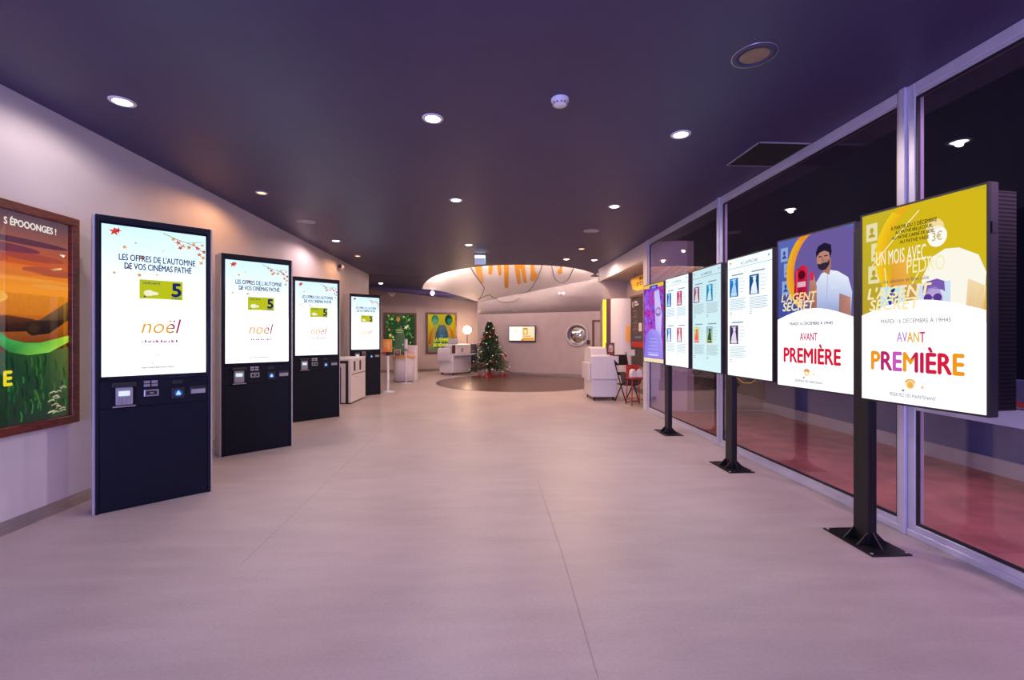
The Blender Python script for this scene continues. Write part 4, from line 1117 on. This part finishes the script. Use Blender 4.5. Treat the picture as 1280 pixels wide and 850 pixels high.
# local: x runs along the left face to the right (corner at 0), y runs back along the long face
bx('body', M_WHITE, t, -.62, 0, 0, 1.10, .08, .73, .03)
bx('upper_housing', M_WHITE, t, -.50, -.005, .12, 1.09, .73, 1.08, .05)
bx('shelf', M_WHITE, t, -.10, .24, .03, 1.32, .70, .725, .008)
m = MB(); prof = [(-.02, .50), (-.07, .48), (-.08, .55), (-.08, .80), (-.05, .93), (.02, .96), (.04, .93), (0, .80)]
m.prism(prof, 'x', -.64, -.12); m.build('front_flap', M_WHITE, t, .015)
p = Print(0, 0, 1, 1, 0)
bx('product_opening', M_GREYP, t, -.01, .002, .46, .60, .80, .94, .004)
bx('picture_panel', M_FRAMED, t, -.14, .0, .115, .125, .76, 1.05)
counter_castors(t, [(-.55, .08), (-.06, .08), (-.06, 1.0), (-.55, 1.0)])
c2 = t.matrix_basis @ Vector((-.25, .45, 1.08)) if False else Matrix.Translation(t.location) @ Matrix.Rotation(t.rotation_euler.z, 4, 'Z') @ Vector((-.28, .40, 1.08))
lp = thing('laptop', 'dark laptop standing open on the far white counter', 'laptop', c2, math.radians(-10))
bx('keyboard_base', M_GREYP, lp, -.17, .17, -.12, .12, 0, .018, .004)
m = MB(); m.prism([(-.12+.0, .018), (-.10, .018), (-.02, .20), (-.04, .20)], 'x', -.17, .17); m.build('lid', M_GREYP, lp, .003)
# black cabinet beside it
c = FL(591.3, 465.4)
t = thing('equipment_case', 'tall black case between the white counter and the Christmas tree', 'case', (c.x, c.y+.1, 0), -.06)
bx('case_body', M_BLACKP, t, -.125, .125, -.15, .25, .03, 1.04, .02); bx('case_lid', M_BLACKP, t, -.13, .13, -.155, .255, .92, 1.06, .012)
bx('handle', M_GREYP, t, -.06, .06, -.172, -.15, .80, .82)
for s in (-1, 1):
    m = MB(); m.lathe([(0, 0), (.02, 0), (.02, .03), (0, .03)], 10, (s*.09, -.1, 0)); m.lathe([(0, 0), (.02, 0), (.02, .03), (0, .03)], 10, (s*.09, .2, 0)); m.build('foot', M_BLACKP, t)
# globe lamp
c = P(584, 412.5, 17.0)
t = thing('floor_lamp', 'glowing round globe lamp behind the far white counter', 'lamp', (c.x, c.y, 0))
m = MB(); m.lathe([(.15*math.sin(PI*k/14), c.z-.15*math.cos(PI*k/14)) for k in range(15)], 24); m.build('globe', E_GLOBE, t)
m = MB(); m.lathe([(.012, .02), (.012, c.z-.14)], 10); m.build('pole', M_BLACK, t)
m = MB(); m.lathe([(0, 0), (.14, 0), (.14, .015), (.02, .025), (0, .025)], 24); m.build('base', M_BLACK, t)

# Christmas tree
c = FL(612, 470.0)
t = thing('christmas_tree', 'decorated green Christmas tree with fairy lights against the back wall', 'Christmas tree', (c.x, c.y-.05, 0))
TH = 1.93
m = MB(); m.lathe([(.035, .02), (.03, .6), (.015, 1.5), (.004, 1.85)], 10); m.build('trunk', M_BARK, t)
m = MB(); m.lathe([(0, .0), (.20, .0), (.18, .04), (.06, .08), (.05, .14), (0, .14)], 14); m.build('stand', M_RED, t)
m = MB(); rnd = random.Random(3)
def radius(z): return .74*max(0.0, (1.80-z)/(1.80-.30))**.85+.03
tips = []
for k in range(560):
    z = .28+1.5*(k/560)**1.0*1.0; z = min(1.79, z+rnd.uniform(-.03, .03))
    a = k*2.399963+rnd.uniform(-.25, .25); L = radius(z)*rnd.uniform(.72, 1.06)
    step = .07*math.sin(z*24)
    L = max(.04, L*(1+step))
    base = Vector((0, 0, z+.05)); dirv = Vector((math.cos(a), math.sin(a), -.22-.10*rnd.random()))
    tip = base+dirv*L; tips.append((tip, a, z))
    side = Vector((-math.sin(a), math.cos(a), 0))
    for j in range(22):
        s = .25+.75*j/21; p0 = base+dirv*L*s
        sg_ = 1 if j % 2 else -1
        nl = .085*(1.15-s*.55)
        e = p0+side*sg_*nl*rnd.uniform(.6, 1.1)+Vector((math.cos(a), math.sin(a), 0))*nl*.7+Vector((0, 0, rnd.uniform(-.03, .045)))
        wv = Vector((rnd.uniform(-1, 1), rnd.uniform(-1, 1), rnd.uniform(-1, 1))).normalized()*.012
        m.face([m.pt(p0-wv), m.pt(p0+wv), m.pt(e)])
o = m.build('foliage', M_PINE, t); o['kind'] = 'stuff'
sph = {}
def ball(name, loc, r, mt, par):
    key = (name, mt.name, r)
    if key not in sph:
        mb = MB(); mb.lathe([(r*math.sin(PI*k/6), -r*math.cos(PI*k/6)) for k in range(7)], 10); o = mb.build(name, mt, par); sph[key] = o
    else:
        o = sph[key].copy(); COL.objects.link(o); o.parent = par
    o.location = loc; return o
for k in range(40):
    tip, a, z = tips[(k*37+11) % 560]
    ball('bauble', tip*1.0+Vector((math.cos(a)*.01, math.sin(a)*.01, -.03)), .034, [M_REDB, M_GOLD, M_REDB][k % 3], t)
for k in range(46):
    tip, a, z = tips[(k*53+5) % 560]
    ball('fairy_light', tip+Vector((math.cos(a)*.02, math.sin(a)*.02, .01)), .014, E_TINY, t)
m = MB()
for k in range(5):
    a = PI/2+2*PI*k/5; b = a+PI/5
    q0, q1, q2 = (.075*math.cos(a), .075*math.sin(a)), (.03*math.cos(b), .03*math.sin(b)), (.03*math.cos(a-PI/5), .03*math.sin(a-PI/5))
    for s in (-1, 1):
        m.face([m.pt((0, s*.018, 1.87)), m.pt((q0[0], 0, 1.87+q0[1])), m.pt((q1[0], 0, 1.87+q1[1]))]); m.face([m.pt((0, s*.018, 1.87)), m.pt((q2[0], 0, 1.87+q2[1])), m.pt((q0[0], 0, 1.87+q0[1]))])
m.build('star', M_SILV, t)
# red flowers under the tree
for k, (dx, dy) in enumerate(((-.34, -.12), (-.12, -.30), (.10, -.28), (.34, -.15), (.54, -.02))):
    f = thing('red_flower_pot', ['red leafed plant on the floor under the tree, by the black case', 'second red leafed plant from the black case, under the tree', 'red leafed plant below the middle of the tree', 'red leafed plant under the right half of the tree', 'rightmost red leafed plant under the tree'][k], 'plant', (t.location.x+dx, t.location.y+dy, 0), 0, 'red plants under the tree')
    m = MB(); m.lathe([(0, 0), (.045, 0), (.055, .07), (.05, .07), (0, .06)], 12); m.build('pot', M_REDB, f)
    m = MB()
    for j in range(14):
        a = j*2.4; rr = .05+.05*((j*3) % 5)/5; zz = .09+.07*((j*7) % 4)/4
        cc = Vector((math.cos(a)*rr, math.sin(a)*rr, zz)); o1 = Vector((math.cos(a), math.sin(a), .3))*.045; o2 = Vector((-math.sin(a), math.cos(a), 0))*.022
        m.face([m.pt(cc-o1), m.pt(cc+o2), m.pt(cc+o1), m.pt(cc-o2)])
    m.build('leaves', M_RED, f)

# ---- things on the back wall
bdir = (BWb-BWa); brz = math.atan2(bdir.y, bdir.x); bn = Vector((math.sin(brz), -math.cos(brz), 0))
def bw(px, py):
    A = Vector(((597-640)/F*16.6, 16.6)); B = Vector(((790-640)/F*14.35, 14.35)); k = (px-640)/F
    s = (k*A.y-A.x)/((B.x-A.x)-k*(B.y-A.y)); return P(px, py, A.y+(B.y-A.y)*s)
a, b = bw(637, 427), bw(670.5, 407); c = (a+b)/2; Wt = math.hypot(b.x-a.x, b.y-a.y); Ht = b.z-a.z
t = thing('television', 'wall television with white and orange picture on the back wall', 'television', (c.x, c.y, a.z)+Vector((0,0,0)) if False else (c.x+bn.x*.02, c.y+bn.y*.02, a.z), brz)
bx('wall_mount', M_BLACK, t, -.15, .15, -.02, .03, .15, Ht-.15)
bx('housing', M_BLACKP, t, -Wt/2, Wt/2, -.075, -.02, 0, Ht, .006)
E_TV = emit('television_light', hx('#fff4e6'), 1.3)
s = bx('screen', E_TV, t, -Wt/2+.03, Wt/2-.03, -.079, -.074, .04, Ht-.03)
p = Print(-Wt/2+.03, .04, Wt-.06, Ht-.07, -.079, .001)
p.rect(.52, 1, 0, 1, ('#fbd9a0', '#fdf0d4')); p.up()
p.rect(.54, .74, .42, .90, '#f0b84a'); p.rect(.54, .98, .02, .20, '#f0a040'); p.ell(.52, .06, .05, .06, '#d8602c'); p.rect(.80, .97, .5, .86, '#fbe8c4'); p.rect(.2, .36, .62, .68, '#fbe0b8'); p.rect(.1, .40, .80, .83, '#e8e4e0')
p.up(); p.ell(.64, .62, .06, .14, '#fbe8b0'); p.rect(.57, .72, .84, .88, '#8a6a3a'); p.rect(.55, .85, .30, .34, '#c88a3a'); p.build('screen_artwork', PRINT_LIT, s)
# round mirror
c = bw(721.5, 419)
t = thing('round_mirror', 'round silver framed mirror on the back wall', 'mirror', (c.x+bn.x*.003, c.y+bn.y*.003, CH), brz)
RM = Matrix.Rotation(PI/2, 4, 'X')
m = MB(); m.M = RM; m.lathe([(.335, .0), (.335, .04), (.35, .055), (.385, .05), (.40, .02), (.40, 0)], 40); m.build('rim', M_STEEL, t)
m = MB(); m.M = RM; m.lathe([(0, .02), (.336, .02), (.336, 0), (0, 0)], 40); m.build('mirror_glass', M_MIRROR, t)
# door in the back wall
a, b = bw(740.5, 419), bw(772, 419); Wd = (b-a).length; hd = bw(742, 400).z
t = struct(wall_seg('door_2', a+bn*.012, b+bn*.012, 0.0, hd-.06, 0.0, hd-.06, -.0005, M_WALLG), 'plain grey door in the back wall')
for nm, x0, x1, z0, z1 in (('door_frame', 0, .07, 0, hd), ('door_frame', .07, Wd, hd-.07, hd)):
    q0 = a+(b-a).normalized()*x0; q1 = a+(b-a).normalized()*x1
    o = MB(); n_ = bn*.05
    pts = [q0, q1, q1+n_, q0+n_]
    o.prism([(v.x, v.y) for v in pts], 'z', z0, z1); o.build(nm, M_FRAMED, t)
q0 = a+(b-a).normalized()*.16+bn*.05
o = bx('door_handle', M_STEEL, t, q0.x-.02, q0.x+.10, q0.y-.03, q0.y, 1.0, 1.03)
q = bw(736, 428)
o = bx('wall_intercom', M_BLACKP, None, -.05, .05, -.05, -.002, -.07, .07, .006); o.location = (q.x, q.y, q.z); o.rotation_euler = (0, 0, brz)
tag(o, 'small black wall unit between the round mirror and the door', 'wall switch')

# ---- totem with yellow light, panel and menu board in the alcove
a = P(763.3, 419, 11.0); b = P(788.5, 419, 10.85)
zt = CH+(HOR-373.5)*11.0/F
t = thing('light_totem', 'tall curved white totem with a glowing yellow edge strip', 'totem', (a.x, a.y, 0), math.atan2(b.y-a.y, b.x-a.x))
wt = (b-a).length
m = MB(); prof = [(wt*k/10, -.05*math.sin(PI*k/10)) for k in range(11)]+[(wt, .14), (0, .14)]
m.prism(prof, 'z', 0, zt); m.build('white_panel', M_WHITE, t)
bx('brown_side', M_FRAMED, t, -.11, 0, -.01, .14, 0, zt, .004)
bx('light_strip', E_LEDY, t, -.185, -.105, -.03, .03, 1.0, zt-.02, .01)
bx('strip_foot', M_FRAMED, t, -.185, -.105, -.03, .03, 0, 1.0)
bx('orange_notice', M_ORANGE, t, wt-.11, wt-.012, -.035, -.018, CH-(427-HOR)*10.9/F, CH-(407-HOR)*10.9/F)
ya, yb = PXW(806, 419, 3.69).y, PXW(789.5, 419, 3.69).y
zb0, zb1 = .66, PXW(789.5, 373.5, 3.69).z
t = thing('menu_board', 'dark menu board with white and red print on the alcove wall', 'board', (3.69, (ya+yb)/2, zb0), -PI/2)
hw = (yb-ya)/2; hb_ = zb1-zb0
bx('panel', mat('dark_brown_board', (.05, .035, .035), .4), t, -hw, hw, -.02, 0, 0, hb_)
for x0, x1, z0, z1 in ((-hw-.04, -hw, -.02, hb_), (-hw, hw, hb_, hb_+.05), (hw, hw+.04, -.02, hb_)): bx('frame_rail', M_FRAMED, t, x0, x1, -.05, 0, z0, z1)
p = Print(-hw, 0, 2*hw, hb_, -.02, .001)
p.line([(.20,.94),(.12,.90),(.20,.86)], .05, '#e8e0dc'); p.line([(.30,.93),(.5,.935)], .05, '#d8d0cc'); p.line([(.30,.89),(.62,.895)], .05, '#d8d0cc')
for k in range(12): p.rect(.15+.05*(k % 3), .45+.1*((k*3) % 4)/3, .80-.03*k, .812-.03*k, ['#a89894', '#b02a40', '#8a7a78'][k % 3])
p.rect(.62, .85, .50, .62, '#e8e6e2'); p.rect(.3, .8, .40, .43, '#7c88b8'); p.rect(.05, .95, .27, .35, '#d81414'); p.rect(.3, .9, .05, .22, '#3a343a')
p.build('board_print', PRINT, t)
# yellow hanging sign
sx = 3.45
ya, yb = PXW(812, 350, sx).y-.25, PXW(789.5, 350, sx).y
zt_, zb_ = PXW(789.5, 349, sx).z, PXW(794, 361, sx).z
t = thing('yellow_sign', 'yellow sign with dark lettering high in the alcove', 'sign', (sx, (ya+yb)/2, zb_), -PI/2)
hw = (yb-ya)/2; hh = zt_-zb_
m = MB(); m.prism([(-hw, hh), (hw, hh), (hw, -.02), (-hw+.20, -.02)], 'y', -.03, 0); m.build('sign_board', M_YELLOW, t)
m = MB(); m.prism([(-hw+.30, -.02), (hw, -.02), (hw, -.07), (-hw+.45, -.07)], 'y', -.028, 0); m.build('lower_edge', M_YELLOW, t)
p = Print(-hw, 0, 2*hw, hh, -.03, .001)
for k in range(5):
    u = .45+.11*k; p.rect(u, u+.08, .60, .86, '#4a2408'); u = .33+.13*k
    p.rect(u, u+.03, .12, .44, '#4a2408'); p.rect(u, u+.10, .36, .44, '#4a2408')
    if k % 2: p.rect(u, u+.10, .12, .19, '#4a2408')
p.build('sign_print', PRINT, t)
for s in (-.6, .6): 
    m = MB(); m.tube([(hw*s, -.015, hh), (hw*s, -.015, 2.83-zb_)], .006, 6); m.build('hanger', M_BLACK, t)

# right white counter
c = FL(739.5, 501)
t = thing('mobile_counter', 'white counter with hanging flaps and rounded lid beside the folding chair', 'counter', (c.x, c.y, 0), math.radians(1.5)-YAW*.6)
cw_, cd_ = .555, .78
bx('body', M_WHITE, t, 0, cw_, 0, cd_, .075, .94, .02)
m = MB(); prof = [(0, .90), (.0, .955), (.10, .965)]+[(.10+.09*k/6+.0, .965+.165*math.sin(PI/2*k/6)) for k in range(1, 7)]+[(.45, 1.14), (.58, 1.12)]+[(.58+.17*math.sin(PI/2*k/6), .95+.17*math.cos(PI/2*k/6)) for k in range(1, 7)]+[(.75, .90)]
m.prism(prof, 'x', .0, cw_*.78); m.build('lid', M_WHITE, t, .02)
bx('top_ledge', M_WHITE, t, cw_*.78, cw_+.005, 0, cd_-.03, .93, .962, .01)
bx('front_flap', M_WHITE, t, .012, cw_+.02, -.05, -.006, .46, .955, .014)
bx('flap_gap_shade', M_GREYP, t, .03, cw_-.01, -.007, .0, .475, .94)  # grey sheet painting the shade in the gap behind the front flap
bx('side_flap', M_WHITE, t, -.055, -.006, .06, cd_-.02, .43, .80, .014)
bx('flap_gap_shade', M_GREYP, t, -.007, .0, .08, cd_-.04, .445, .785)  # same darkened gap, behind the side flap
counter_castors(t, [(.07, .07), (cw_-.07, .07), (cw_-.07, cd_-.08), (.07, cd_-.08)])
Mx = Matrix.Translation(t.location) @ Matrix.Rotation(t.rotation_euler.z, 4, 'Z')
q = Mx @ Vector((.50, .16, .962))
t = thing('popcorn_box', 'small printed box standing on the near white counter', 'box', (q.x-.06, q.y, .964), .05)
bx('carton', M_FRAMED, t, -.085, .085, -.05, .05, 0, .27, .004)
p = Print(-.08, .006, .16, .258, -.05, .001); p.rect(.06, .94, .05, .97, ('#5a3430', '#7a5a54')); p.up()
p.ell(.5, .6, .30, .28, '#e8c8bc'); p.ell(.35, .40, .22, .16, '#d89a90'); p.ell(.62, .45, .2, .2, '#f0dcd0'); p.rect(.2, .8, .08, .18, '#c84a44'); p.build('carton_print', PRINT, t)

# folding chair, basket, red stool
c = FL(784, 502.5)
t = thing('folding_chair', 'black folding chair holding a wicker basket beside the white counter', 'chair', (c.x, c.y, 0), math.radians(18))
for s in (-1, 1):
    m = MB(); m.tube([(s*.16, -.20, 0), (s*.16, .0, .36), (s*.16, .20, .78), (s*.16, .28, 1.03)], .012, 8); m.build('back_leg', M_BLACK, t)
    m = MB(); m.tube([(s*.14, .24, 0), (s*.14, .0, .36), (s*.14, -.10, .42)], .012, 8); m.build('front_leg', M_BLACK, t)
bx('seat', M_BLACK, t, -.15, .15, -.18, .16, .36, .385, .01)
m = MB(); m.prism([(.185, .76), (.20, .76), (.27, .98), (.255, .98)], 'x', -.17, .17); m.build('backrest', M_BLACK, t, .004)
m = MB(); m.prism([(.09, .56), (.105, .56), (.135, .62), (.12, .62)], 'x', -.17, .17); m.build('back_bar', M_BLACK, t, .003)
m = MB(); m.tube([(-.16, -.18, .035), (.16, -.18, .035)], .009, 6); m.build('stretcher', M_BLACK, t)
q = FL(787, 502) 
bk = thing('wicker_basket', 'dark wicker basket resting on the folding chair seat', 'basket', (c.x+.07, c.y-.04, .386), math.radians(8))
m = MB()
def bask(w, d): return [(-w, -d), (w, -d), (w, d), (-w, d)]
lvl = [(0, .150, .115), (.23, .19, .145)]
for (za, wa, da), (zb2, wb, db) in zip(lvl, lvl[1:]):
    A = [m.pt((x, y, za)) for x, y in bask(wa, da)]; B = [m.pt((x, y, zb2)) for x, y in bask(wb, db)]
    Ci = [m.pt((x, y, za+.01)) for x, y in bask(wa-.012, da-.012)]; D = [m.pt((x, y, zb2)) for x, y in bask(wb-.012, db-.012)]
    for k in range(4):
        k2 = (k+1) % 4; m.face([A[k], A[k2], B[k2], B[k]]); m.face([D[k], D[k2], Ci[k2], Ci[k]]); m.face([B[k], B[k2], D[k2], D[k]])
    m.face(A[::-1]); m.face(Ci)
m.build('basket_body', M_WICKER, bk)
for k in range(1, 6):
    z = .23*k/6; w_ = .150+.04*k/6+.002; d_ = .115+.03*k/6+.002
    m = MB(); m.tube([(-w_, -d_, z), (w_, -d_, z), (w_, d_, z), (-w_, d_, z), (-w_, -d_, z)], .006, 5); m.build('woven_band', M_FRAMED if k % 2 else M_WICKER, bk)
m = MB(); m.tube([(-.19, -.145, .23), (.19, -.145, .23), (.19, .145, .23), (-.19, .145, .23), (-.19, -.145, .23)], .012, 6); m.build('rim', M_WICKER, bk)
for k, (x, y, mt_, lab) in enumerate(((-.06, -.03, M_YELLOW, 'yellow paper packet lying in the wicker basket'), (.06, .03, M_GREYP, 'grey packet lying in the wicker basket'))):
    o = bx('snack_packet', mt_, None, -.07, .07, -.05, .05, 0, .05, .02); o.location = (bk.location.x+x, bk.location.y+y, bk.location.z+.20); o.rotation_euler = (.1, .15*(1-2*k), .4*k)
    tag(o, lab, 'packet', 'packets in the basket')
# little price card on a wire
t = thing('card_holder', 'small white card on a thin wire behind the wicker basket', 'card', (c.x+.13, c.y+.10, .386))
m = MB(); m.tube([(0, 0, 0), (0, 0, .60)], .004, 6); m.build('wire', M_STEEL, t)
bx('card', M_PAPER, t, -.065, .065, -.003, .003, .58, .71)
# red stool with white bags
c = FL(795, 506.5)
t = thing('red_stool', 'red metal stool between the wicker basket and the white pier', 'stool', (c.x, c.y+.02, 0), math.radians(4))
for sx_, sy_ in ((-1, -1), (1, -1), (-1, 1), (1, 1)):
    m = MB(); m.tube([(sx_*.14, sy_*.15, 0), (sx_*.12, sy_*.12, .53)], .010, 8); m.build('leg', M_RED, t)
bx('seat', M_RED, t, -.15, .15, -.15, .15, .53, .555, .01)
for z in (.12,): 
    m = MB(); m.tube([(-.137, -.145, z), (.137, -.145, z), (.137, .145, z), (-.137, .145, z), (-.137, -.145, z)], .007, 6); m.build('stretcher', M_RED, t)
m = MB(); m.prism([(.125, .555), (.14, .555), (.17, .80), (.155, .80)], 'x', -.14, .14); m.build('backrest', M_RED, t, .005)
for k, x in enumerate((-.065, .07)):
    m = MB(); m.prism([(-.06, 0), (.06, 0), (.05, .12), (.015, .17), (-.03, .16), (-.06, .10)], 'y', -.05, .05)
    o = m.build('paper_bag', M_PAPER, None, .012); o.location = (t.location.x+x, t.location.y-.02, .557); o.rotation_euler = (0, 0, .3-.5*k)
    tag(o, ['white paper bag on the red stool, nearer the basket', 'white paper bag on the red stool, nearer the pier'][k], 'bag', 'paper bags on the stool')
